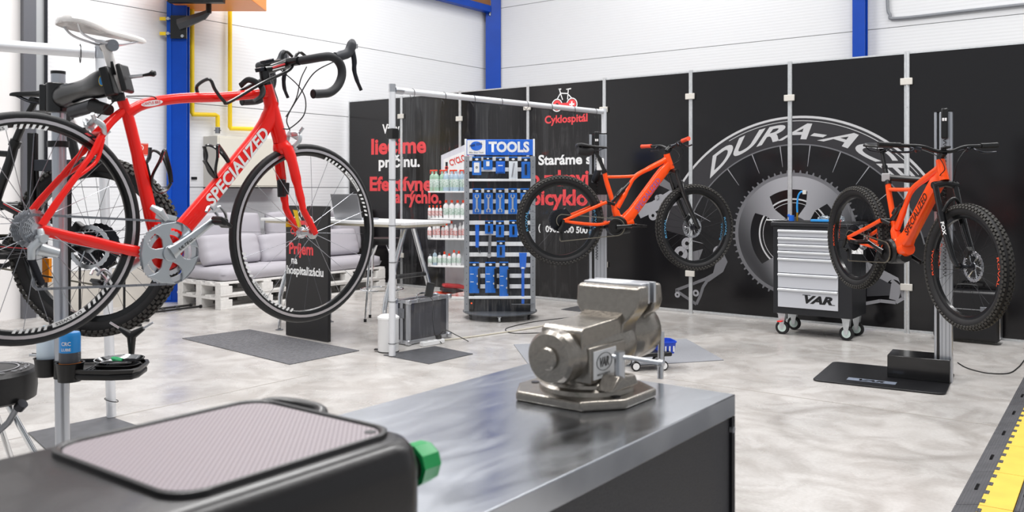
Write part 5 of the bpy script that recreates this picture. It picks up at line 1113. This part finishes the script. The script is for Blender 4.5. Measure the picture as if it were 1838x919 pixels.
# black sign on a stand
tq0, tq1 = fl(513, 602), fl(588.7, 615); sgn = thing('standing_sign', 'tall black standing sign with red and white words, on the floor behind the front wheel', 'sign', tq0, math.degrees(atan2((tq1-tq0).y, (tq1-tq0).x)))
LW = (tq1-tq0).length
MB().box(0, LW, 0, .03, .004, 1.135).build('panel', mat('sign_black', '1b1a1c', .5), sgn, .002)
text('lettering', 'Príjem', redt, sgn, M=T(.05, -.002, .72) @ FRONT, w=.33, h=.095, bold=.035); text('lettering', 'na', whitet, sgn, M=T(.08, -.002, .635) @ FRONT, w=.085, h=.062, bold=.035)
text('lettering', 'hospitalizáciu', whitet, sgn, M=T(.015, -.002, .545) @ FRONT, w=.50, h=.068, bold=.035)
emblem(.16, .99, .40, lambda n, k, m_: k.build(n, m_, sgn))
text('lettering', 'Cyklospitál', redt, sgn, M=T(.07, -.002, .89) @ FRONT, w=.34, h=.05, bold=.03)
# bar stool
q = Vector((-1.27, 8.55, 0)); bs2 = thing('bar_stool', 'chrome bar stool with black seat and footrest ring under the table', 'stool', q)
MB().lathe([(.001, .74), (.17, .74), (.18, .76), (.17, .80), (.001, .805)], 32).build('seat', black, bs2, ang=50)
for k in range(4):
    a = radians(45+90*k); MB().tube([(.08*cos(a), .08*sin(a), .74), (.15*cos(a), .15*sin(a), .62), (.2*cos(a), .2*sin(a), .02)], .011, 10).build('leg', chrome, bs2); MB().cyl((.2*cos(a), .2*sin(a), 0), (.2*cos(a), .2*sin(a), .03), .014).build('foot', rubber, bs2)
MB().tube([(.205*cos(a), .205*sin(a), .30) for a in [2*pi*i/40 for i in range(40)]], .009, 8, closed=True).build('footrest_ring', chrome, bs2)

# ---------------------------------------------------------------- pallet sofa
so_ = Vector((-3.07, 9.22, 0)); sf = thing('pallet_sofa', 'low sofa of stacked white pallets along the white side wall', 'sofa', so_, RB)   # x along the wall, +y toward the wall
plt = mat('white_wood', 'efedea', .6, noise=.12, nscale=25, bump=.3, bscale=60)
for u in range(2):
    for p in range(2):
        xo = u*1.22
        z = p*.144
        for k in range(5): MB().box(xo+.0, xo+1.2, .01+k*.175, .11+k*.175, z+.122, z+.144).build('deck_board', plt, sf, .002)
        for k in range(3): MB().box(xo+.0+k*.55, xo+.10+k*.55, 0, .8, z+.10, z+.122).build('cross_board', plt, sf, .002)
        for k in range(3): MB().box(xo, xo+1.2, k*.35, .10+k*.35, z, z+.022).build('bottom_board', plt, sf, .002)
        for k in range(3):
            for j in range(3): MB().box(xo+k*.5275, xo+.145+k*.5275, j*.35, .10+j*.35, z+.022, z+.10).build('block', plt, sf, .003)
def pillow(name, label, sx, sy, sz, loc, rot, m, grp, seed=1, cat='cushion', puff=1.0):
    random.seed(seed); n = 20; vs = []; fs = []
    for side in (1, -1):
        for i in range(n+1):
            for j in range(n+1):
                u, v = -1+2*i/n, -1+2*j/n; e = (1-abs(u)**6)*(1-abs(v)**6); e = max(e, 0)**(.45/puff)
                wr = .05*sin(u*9+v*4+seed)*(abs(v)**3)+.05*sin(v*11-u*3+seed*2)*(abs(u)**3)
                k = 1-.05*(abs(u)**2)*(abs(v)**2)-(.04 if abs(u) > .97 or abs(v) > .97 else 0)
                vs.append((u*sx/2*k, v*sy/2*k, side*sz/2*e*(1+wr*1.2)+.0))
    for s in range(2):
        o_ = s*(n+1)**2
        for i in range(n):
            for j in range(n):
                a = o_+i*(n+1)+j; q = (a, a+n+1, a+n+2, a+1); fs.append(q if s == 0 else q[::-1])
    mb = MB(); mb.add(vs, fs); me = mb.mesh(name, m, 80); bm = bmesh.new(); bm.from_mesh(me); bmesh.ops.remove_doubles(bm, verts=bm.verts, dist=.0005); bm.to_mesh(me); bm.free()
    o = link(bpy.data.objects.new(name, me)); o.location = loc; o.rotation_euler = rot; o['label'] = label; o['category'] = cat; o['group'] = grp
    return o
fab = mat('grey_cushion', 'b7b4bb', .85, bump=.25, bscale=250)
def sloc(x, y, z): return so_+UB*x+NB*y+Vector((0, 0, z))
for i, x in enumerate((.61, 1.83)):
    pillow('seat_cushion', ['grey seat cushion at the near left end of the pallet sofa', 'grey seat cushion at the far end of the pallet sofa, under the table'][i], 1.24, .82, .15, sloc(x, .41, .288+.075), (0, 0, radians(RB)), fab, 'seat cushions on the pallet sofa', i+1, puff=2.2)
for i, (x, zz, sx) in enumerate(((.42, .60, .78), (1.15, .58, .72), (1.95, .60, .78))):
    pillow('back_cushion', ['grey throw pillow slumped at the left end of the sofa', 'grey throw pillow behind the front wheel on the sofa', 'grey throw pillow at the far end of the sofa'][i], sx, .36, .19, sloc(x, .44, zz), (radians(72), 0, radians(RB)), fab, 'throw pillows on the pallet sofa', i+5)
for i, x in enumerate((.55, 1.65, 2.3)):
    pillow('backrest_cushion', ['tall grey backrest cushion against the wall at the sofa left end', 'tall grey backrest cushion against the wall behind the black sign', 'tall grey backrest cushion at the far end of the sofa'][i], 1.05 if i < 2 else .42, .58, .16, sloc(x if i < 2 else 2.43, .74, .73), (radians(82), 0, radians(RB)), fab, 'backrest cushions on the pallet sofa', i+9, puff=1.8)
# ---------------------------------------------------------------- things on and by the side wall
eb_ = thing('electric_box', 'beige metal wall cabinet under the yellow gas pipes', 'wall cabinet', B(.42, 0, 1.30), RB)
MB().box(0, 1.0, -.28, -.001, 0, .60).build('housing', mat('box_beige', 'd9d5c8', .5), eb_, .004); MB().box(.02, .98, -.286, -.28, .02, .58).build('door', mat('box_door', 'dcd8cc', .5), eb_, .002); MB().box(.0, 1.0, -.285, -.0, -.012, .0).build('bottom_edge', dark, eb_)
MB().box(-.16, -.09, -.012, 0, .09, .12).build('wall_label', dark, eb_)
def pipe(pts, label):
    top(MB().tube([p for p in pts], .026, 12), 'gas_pipe', yellowp, label, 'pipe')
z_ = lambda py, D: EYE-(py-HY)/FPX*D
pipe([B(.22, -.08, 4.6), B(.22, -.08, z_(203, 10.2)), B(.225, -.08, z_(206, 10.2)), B(.53, -.08, z_(206.5, 10.4)), B(.56, -.08, z_(208, 10.4)), B(.56, -.08, z_(228, 10.4))], 'yellow gas pipe nearest the blue column, stepping right above the beige cabinet')
pipe([B(.73, -.08, 4.6), B(.73, -.08, z_(229, 10.6)), B(.735, -.08, z_(231, 10.6)), B(1.12, -.08, z_(231.5, 10.8)), B(1.15, -.08, z_(233, 10.8)), B(1.15, -.08, z_(241, 10.8))], 'yellow gas pipe running down right of the other, into the cabinet top')
top(MB().cyl((0, 0, 0), (0, 0, .07), .03, n=8).box(-.04, .04, -.01, .01, .03, .04), 'gas_valve', greym, 'small steel gas valve between yellow pipe and beige cabinet', 'valve', B(.56, -.08, z_(238, 10.4)-.01))
fs_ = thing('fire_hose_sign', 'small red square sign with a white hose symbol on the white wall', 'sign', B(-.45, -.001, 0)+Vector((0, 0, z_(279, 9.75))), RB)
MB().box(-.02, .17, -.004, 0, 0, .135).build('sign_plate', mat('sign_red', 'd8402e', .5), fs_); MB().box(-.015, .165, -.0045, -.004, .005, .008).box(-.015, .165, -.0045, -.004, .127, .13).build('sign_border', whitet, fs_)
wp = lambda poly: MB().add([(u, -.005, v) for u, v in poly], [tuple(range(len(poly)))])
MB().ring((.085, 0, .085), .022, .030, -.0055, -.0045, 20, radians(-60), radians(150)).box(.05, .07, -.0055, -.0045, .02, .085).box(.045, .075, -.0055, -.0045, .02, .026).build('hose_symbol', whitet, fs_)
# heater on its bracket
ht = thing('ceiling_heater', 'orange box heater on a black swing bracket bolted to the blue column', 'heater', B(.02, -.24, 0)-Vector((.17, 0, 0)), RB-52)
c0 = ht.location; zz = lambda py, D=9.7: EYE-(py-HY)/FPX*D
k_ = 9.7/FPX
MB().box(.02, .20, -.03, .0, zz(65), zz(23)).build('bracket_plate', blackm, ht, .003)
for z in (zz(30), zz(57)): MB().box(-.10, -.03, -.03, .0, z-.012, z+.025).build('bracket_clip', yellowp, ht, .002); MB().cyl((.0, -.035, z+.005), (.0, -.05, z+.005), .018, n=10).cyl((-.03, -.02, z+.005), (.03, -.02, z+.005), .010, n=8).build('bolt', silver, ht)
MB().cyl((.16, -.035, zz(61)), (.16, -.05, zz(61)), .018, n=10).build('bolt', silver, ht)
MB().ftube([(.12, -.03, zz(40)), (.42, -.10, zz(25)), (.50, -.12, zz(17))], [.07, .05, .02], [.05, .03, .02], n=6).build('swing_arm', mat('arm_charcoal', '3c3e42', .5), ht)
MB().cyl((.48, -.12, zz(22)), (.48, -.12, zz(5)), .03).build('pivot', black, ht)
MB().box(.12, .72, -.39, -.30, zz(11), zz(3)).build('mount_rail', black, ht, .003)
MB().box(.05, 1.0, -.40, .35, zz(3), zz(-60)).build('heater_body', mat('heater_orange', 'f08a1e', .4), ht, .006)
# grey conduit on the back wall
def wbp(s, z): return B(5.85)+UA*s+NA*-.03+Vector((0, 0, z))
top(MB().tube(spl([wbp(6.33, 4.5), wbp(6.33, 3.62), wbp(6.36, 3.44), wbp(6.45, 3.38), wbp(7.3, 3.38), wbp(8.3, 3.38), wbp(9.2, 3.38)], 5), .02, 8), 'conduit', mat('conduit_grey', '8a8d92', .5), 'thin grey conduit bending along the upper back wall at right', 'pipe')
# floor racks behind the red bicycle
bkr = thing('floor_bike_rack', 'low black tube floor rack for bicycle wheels left of the pallet sofa', 'bike rack', fl(305, 560), RB)
for y in (0, .18): MB().cyl((-.35, y, .02), (.35, y, .02), .012).build('base_rail', black, bkr)
for x in (-.2, -.05, .12): MB().cyl((x, 0, .02), (x+.06, .18, .02), .010).build('cross_tube', black, bkr)
for y in (0, .18): MB().cyl((.35, y, .02), (.37, y, .02), .018).build('end_cap', rubber, bkr)
bkr = thing('upright_bike_rack', 'black upright tube rack behind the lower wheel of the black bicycle', 'bike rack', fl(170, 585), 10)
for k, (x, w_) in enumerate(((-.22, .09), (.14, .12))):
    for s in (0, w_): MB().tube([(x+s, 0, .02), (x+s, 0, .62)], .011, 10).build('upright', black, bkr)
    MB().tube([(x, 0, .62), (x+w_/2, 0, .66), (x+w_, 0, .62)], .011, 10).build('hoop', black, bkr)
for y in (-.15, .15): MB().cyl((-.35, y, .018), (.45, y, .018), .013).build('base_rail', black, bkr)
MB().tube([(-.2, -.15, .018), (-.2, .15, .018)], .012).tube([(.2, -.15, .018), (.2, .15, .018)], .012).build('cross_tube', black, bkr)
# blue basket trolley
q = fl(1175, 660); bt = thing('roller_seat', 'low black wheeled seat with a blue slotted plastic basket, behind the vise', 'trolley', q, 10)
MB().box(-.20, .09, -.12, .12, .10, .13).build('seat_board', black, bt, .01)
bq = MB(); bl2 = mat('basket_blue', '1a48c8', .4)
MB().rings([[(x*k+.07*(1-k), y*k, z) for x, y in rrect(-.0, .14, -.08, .08, .03)] for k, z in ((.85, .11), (1.0, .185), (1.06, .187), (1.05, .197), (.96, .197), (.82, .12))]).build('basket', bl2, bt)
for k in range(4): MB().box(.02+k*.03, .03+k*.03, -.079, -.070, .125, .165).build('basket_slot', white, bt)
for x, y in ((-.17, -.09), (.03, -.1), (-.17, .1), (.05, .1)): MB().lathe([(.008, -.012), (.028, -.012), (.034, -.006), (.034, .006), (.028, .012), (.008, .012)], 20, (x, y, .034), 'y').cyl((x, y, .034), (x, y, .10), .008).build('castor', black, bt); MB().lathe([(.012, -.0135), (.024, -.0135), (.024, .0135), (.012, .0135)], 18, (x, y, .034), 'y').build('castor_hub', white, bt)

# ---------------------------------------------------------------- workbench, vise, canister
bw = thing('workbench', 'steel topped workbench with dark textured side in the foreground', 'workbench', (0, 0, 0), RB)
Z = .88; P1 = Vector((401/FPX*(FPX*(EYE-Z)/(707.5-HY)), FPX*(EYE-Z)/(707.5-HY), 0)); bw.location = (P1.x, P1.y, 0)
bwid = .50
# local x runs away from the camera along the bench, +y to its left side
steel = mat('worn_steel', 'c6cad0', .24, 1, noise=.10, nscale=7, bump=.03, bscale=12)
nt = steel.node_tree; bsd = nt.nodes['Principled BSDF']; t_ = nt.nodes.new('ShaderNodeTexCoord'); m_ = nt.nodes.new('ShaderNodeMapping'); m_.inputs['Scale'].default_value = (1.2, 4, 1); nn = nt.nodes.new('ShaderNodeTexNoise'); nn.inputs['Scale'].default_value = 3.5; nn.inputs['Detail'].default_value = 9; nn.inputs['Distortion'].default_value = 1.6
rr = nt.nodes.new('ShaderNodeMapRange'); rr.inputs[1].default_value = .3; rr.inputs[2].default_value = .7; rr.inputs[3].default_value = .17; rr.inputs[4].default_value = .27
nt.links.new(t_.outputs['Object'], m_.inputs[0]); nt.links.new(m_.outputs[0], nn.inputs['Vector']); nt.links.new(nn.outputs[0], rr.inputs[0]); nt.links.new(rr.outputs[0], bsd.inputs['Roughness'])
MB().box(-2.0, 0, 0, bwid, Z-.042, Z).build('bench_top', steel, bw, .002, 2)
MB().box(-1.95, -.006, .006, bwid-.006, .05, Z-.042).build('side_panel', mat('hammered_dark', '4a4a4e', .55, .2, noise=.3, nscale=300, bump=.5, bscale=400), bw, .002)
MB().box(-.016, -.002, .0, .02, .05, Z-.042).build('corner_profile', dark, bw)
MB().cyl((-.014, .0045, Z-.066), (-.014, -.003, Z-.066), .0065).build('screw', chrome, bw); MB().cyl((-.014, .0045, .3), (-.014, -.003, .3), .0065).build('screw', chrome, bw)
for x in (-1.9, -.06): MB().box(x-.03, x+.03, .03, bwid-.03, 0, .05).build('bench_foot', black, bw)
vm = mat('vise_bronze', '9c968e', .27, .85, noise=.15, nscale=90, bump=.35, bscale=140)
V0 = Vector((.150, 1.70, Z)); vs_ = thing('bench_vise', 'bronze grey bench vise bolted to the steel workbench top', 'vise', V0, RA)
# local x across the jaws, +y away from the camera along the screw
MB().prism([(-.085, -.125), (.06, -.125), (.115, -.06), (.115, .06), (.06, .10), (-.085, .10), (-.125, .04), (-.125, -.06)], 0, .018, 'z').build('mounting_base', vm, vs_, .005, 3)
for x, y in ((-.1, -.04), (.09, -.05), (.0, .085)): MB().cyl((x, y, .017), (x, y, .0195), .008).build('bolt_hole', dark, vs_)
MB().lathe([(.092, .016), (.09, .026), (.082, .03), (.080, .036), (.07, .042), (.055, .048)], 40, (0.0, -.01, 0)).build('swivel_base', vm, vs_)
MB().rings([[(x*k, y*k2, z) for x, y in rrect(-.042, .042, -.085, .075, .03)] for k, k2, z in ((1.25, 1.05, .03), (1.05, 1, .045), (1, 1, .09))]).build('body_pedestal', vm, vs_)
MB().lathe([(.001, -.140), (.044, -.140), (.050, -.133), (.051, -.112), (.046, -.106), (.046, -.098), (.050, -.092), (.052, -.02), (.055, .05), (.056, .085), (.05, .1)], 40, (0, 0, .092), 'y').build('body_barrel', vm, vs_)
MB().lathe([(.001, -.149), (.018, -.149), (.021, -.145), (.021, -.140), (.001, -.139)], 28, (0, 0, .092), 'y').build('spindle_cap', vm, vs_)
MB().prism([(-.098, .095), (-.098, .138), (-.088, .1455), (.03, .149), (.06, .16), (.09, .16), (.09, .08)], -.046, .046, 'x').build('body_top', vm, vs_, .004, 3)
MB().rings([[(x+cx_, y, z) for x, y in ((-hw_, y0_), (hw_, y0_), (hw_, .100), (-hw_, .100))] for z, hw_, cx_, y0_ in ((.10, .040, .006, .04), (.135, .044, .006, .045), (.152, .058, .006, .05), (.168, .070, .006, .053), (.18, .071, .006, .056), (.203, .071, .006, .058), (.2085, .068, .006, .066))]).build('fixed_jaw', vm, vs_, .004, 3)
MB().box(-.060, .072, .076, .100, .180, .2125).box(-.064, .076, .100, .106, .172, .213).build('jaw_plate', silver, vs_, .0012)
MB().box(-.064, .076, .124, .132, .172, .213).build('jaw_plate', silver, vs_, .0012)
MB().rings([[(x+.006, y, z) for x, y in ((-hw_, .132), (hw_, .132), (hw_, y1_), (-hw_, y1_))] for z, hw_, y1_ in ((.10, .036, .17), (.14, .04, .168), (.155, .062, .165), (.175, .070, .162), (.209, .070, .156))]).build('moving_jaw', vm, vs_, .006, 3)
MB().box(.02, .0555, -.085, .045, .040, .108).build('plate_pad', vm, vs_, .004, 3)
MB().lathe([(.03, .02), (.040, .11), (.056, .128), (.060, .15), (.058, .19), (.048, .205), (.04, .21), (.001, .21)], 36, (0, 0, .105), 'y').build('slide', vm, vs_)
MB().cyl((0, .21, .105), (0, .25, .105), .018).build('screw_head', silver, vs_); MB().tube([(.046, .208, .001), (.046, .213, .10)], .0065, 12).build('handle_bar', silver, vs_)
pl = MB().box(-.035, .045, 0, .0015, 0, .052, T(.0572, -.040, .048) @ R(90, 'Z')).build('name_plate', whitet, vs_)
Mp = T(.0574, -.074, .062) @ R(90, 'Z') @ FRONT
text('lettering', 'VAR', blackm, pl, M=Mp @ T(.018, .008, .0006), w=.034, h=.016, bold=.05, shear=.25, res=2)
MB().ring((0, 0, 0), .021, .0222, -.0004, .0004, 32, M=Mp @ T(.035, .016, .0004) @ R(-90, 'X') @ Matrix.Scale(1.25, 4, (1, 0, 0)) @ Matrix.Scale(.75, 4, (0, 0, 1))).build('oval_ring', blackm, pl)
text('lettering', 'MADE IN FRANCE', blackm, pl, M=Mp @ T(.01, -.008, .0006), w=.045, h=.0035, res=1)
MB().prism([(-.05, .028), (.05, .028), (.035, .05), (-.02, .055)], .045, .085, 'y').build('clamp_lug', vm, vs_, .004).matrix_local = T(.075, -.022, 0) @ R(90, 'Z') @ T(0, -.065, 0)
MB().cyl((.085, -.030, .05), (.085, -.030, .098), .010).build('lock_bolt', silver, vs_)
MB().tube([(.075, -.040, .089), (.105, -.024, .087), (.150, .005, .079)], .0042, 10).build('lock_lever', silver, vs_); MB().lathe([(.001, -.007), (.007, -.004), (.007, .004), (.001, .007)], 12, (.152, .007, .0785), 'x').build('lever_tip', silver, vs_)
# canister
JC = Vector((-.317, .970, Z)); jg = thing('oil_canister', 'flat black plastic drain canister with green caps, lying on the workbench', 'canister', JC, RB)
# local x toward the far end (away), +y to the left; top at .12
jm_ = mat('canister_plastic', '100d0f', .36, bump=.12, bscale=180, coat=.1); padm = mat('canister_pad', '7c7076', .5)
nt = padm.node_tree; t_ = nt.nodes.new('ShaderNodeTexCoord'); m_ = nt.nodes.new('ShaderNodeMapping'); m_.inputs['Rotation'].default_value = (0, 0, radians(45)); v_ = nt.nodes.new('ShaderNodeTexVoronoi'); v_.inputs['Scale'].default_value = 190; v_.inputs['Randomness'].default_value = 0
cr_ = nt.nodes.new('ShaderNodeValToRGB'); cr_.color_ramp.elements[0].position = .25; cr_.color_ramp.elements[1].position = .5; cr_.color_ramp.elements[0].color = (*hexc('70656a'), 1); cr_.color_ramp.elements[1].color = (*hexc('a2989d'), 1)
nt.links.new(t_.outputs['Object'], m_.inputs[0]); nt.links.new(m_.outputs[0], v_.inputs['Vector']); nt.links.new(v_.outputs['Distance'], cr_.inputs[0]); nt.links.new(cr_.outputs[0], nt.nodes['Principled BSDF'].inputs['Base Color'])
bp_ = nt.nodes.new('ShaderNodeBump'); bp_.inputs['Strength'].default_value = .6; bp_.inputs['Distance'].default_value = .001; nt.links.new(v_.outputs['Distance'], bp_.inputs['Height']); nt.links.new(bp_.outputs[0], nt.nodes['Principled BSDF'].inputs['Normal'])
def outl(k, x0=-.75, x1=.160, y0=-.165, y1=.155, r=.045): return [((x-(x0+x1)/2)*(1-k*.02/.47)+(x0+x1)/2, (y)*(1-k*.12)) for x, y in rrect(x0, x1, y0, y1, r, 8)]
MB().rings([[(x, y, z) for x, y in outl(k)] for k, z in ((.6, .002), (.1, .012), (0, .03), (0, .085), (.2, .105), (.55, .115), (1.0, .1185))]).build('canister_body', jm_, jg, ang=60)
po = rrect(-.135, .135, -.125, .125, .035, 8)
MB().rings([[(x*k, y*k, z) for x, y in po] for k, z in ((1.05, .117), (1.045, .1235), (1.02, .125), (.99, .1225), (.985, .119))], caps=False).build('pad_rim', jm_, jg, ang=60)
MB().prism([(x*.985, y*.985) for x, y in po], .118, .1215, 'z').build('textured_pad', padm, jg)
MB().cyl((.118, -.105, .1215), (.118, -.105, .1222), .007).build('pad_hole', black, jg)
capg = mat('cap_green', '0f9a50', .35)
MB().lathe([(.001, .03), (.021, .03), (.0245, .025), (.0255, .0), (.0265, -.004)], 10, (.172, -.118, .072), 'x').build('screw_cap', capg, jg, ang=25)
MB().lathe([(.02, 0), (.02, .012)], 24, (.158, -.118, .072), 'x').build('cap_neck', jm_, jg)
MB().tube(spl([(.135, .135, .103), (.165, .14, .108), (.182, .11, .108), (.187, .065, .106), (.172, .045, .102), (.15, .04, .098)], 6), .0095, 12).build('carry_handle', jm_, jg)
MB().lathe([(.001, .1192), (.045, .1192), (.052, .1202), (.055, .1185)], 32, (-.29, .055, 0)).build('cap_recess', blackm, jg); MB().lathe([(.001, .128), (.028, .128), (.03, .1195)], 12, (-.29, .055, 0)).build('drain_cap', capg, jg)
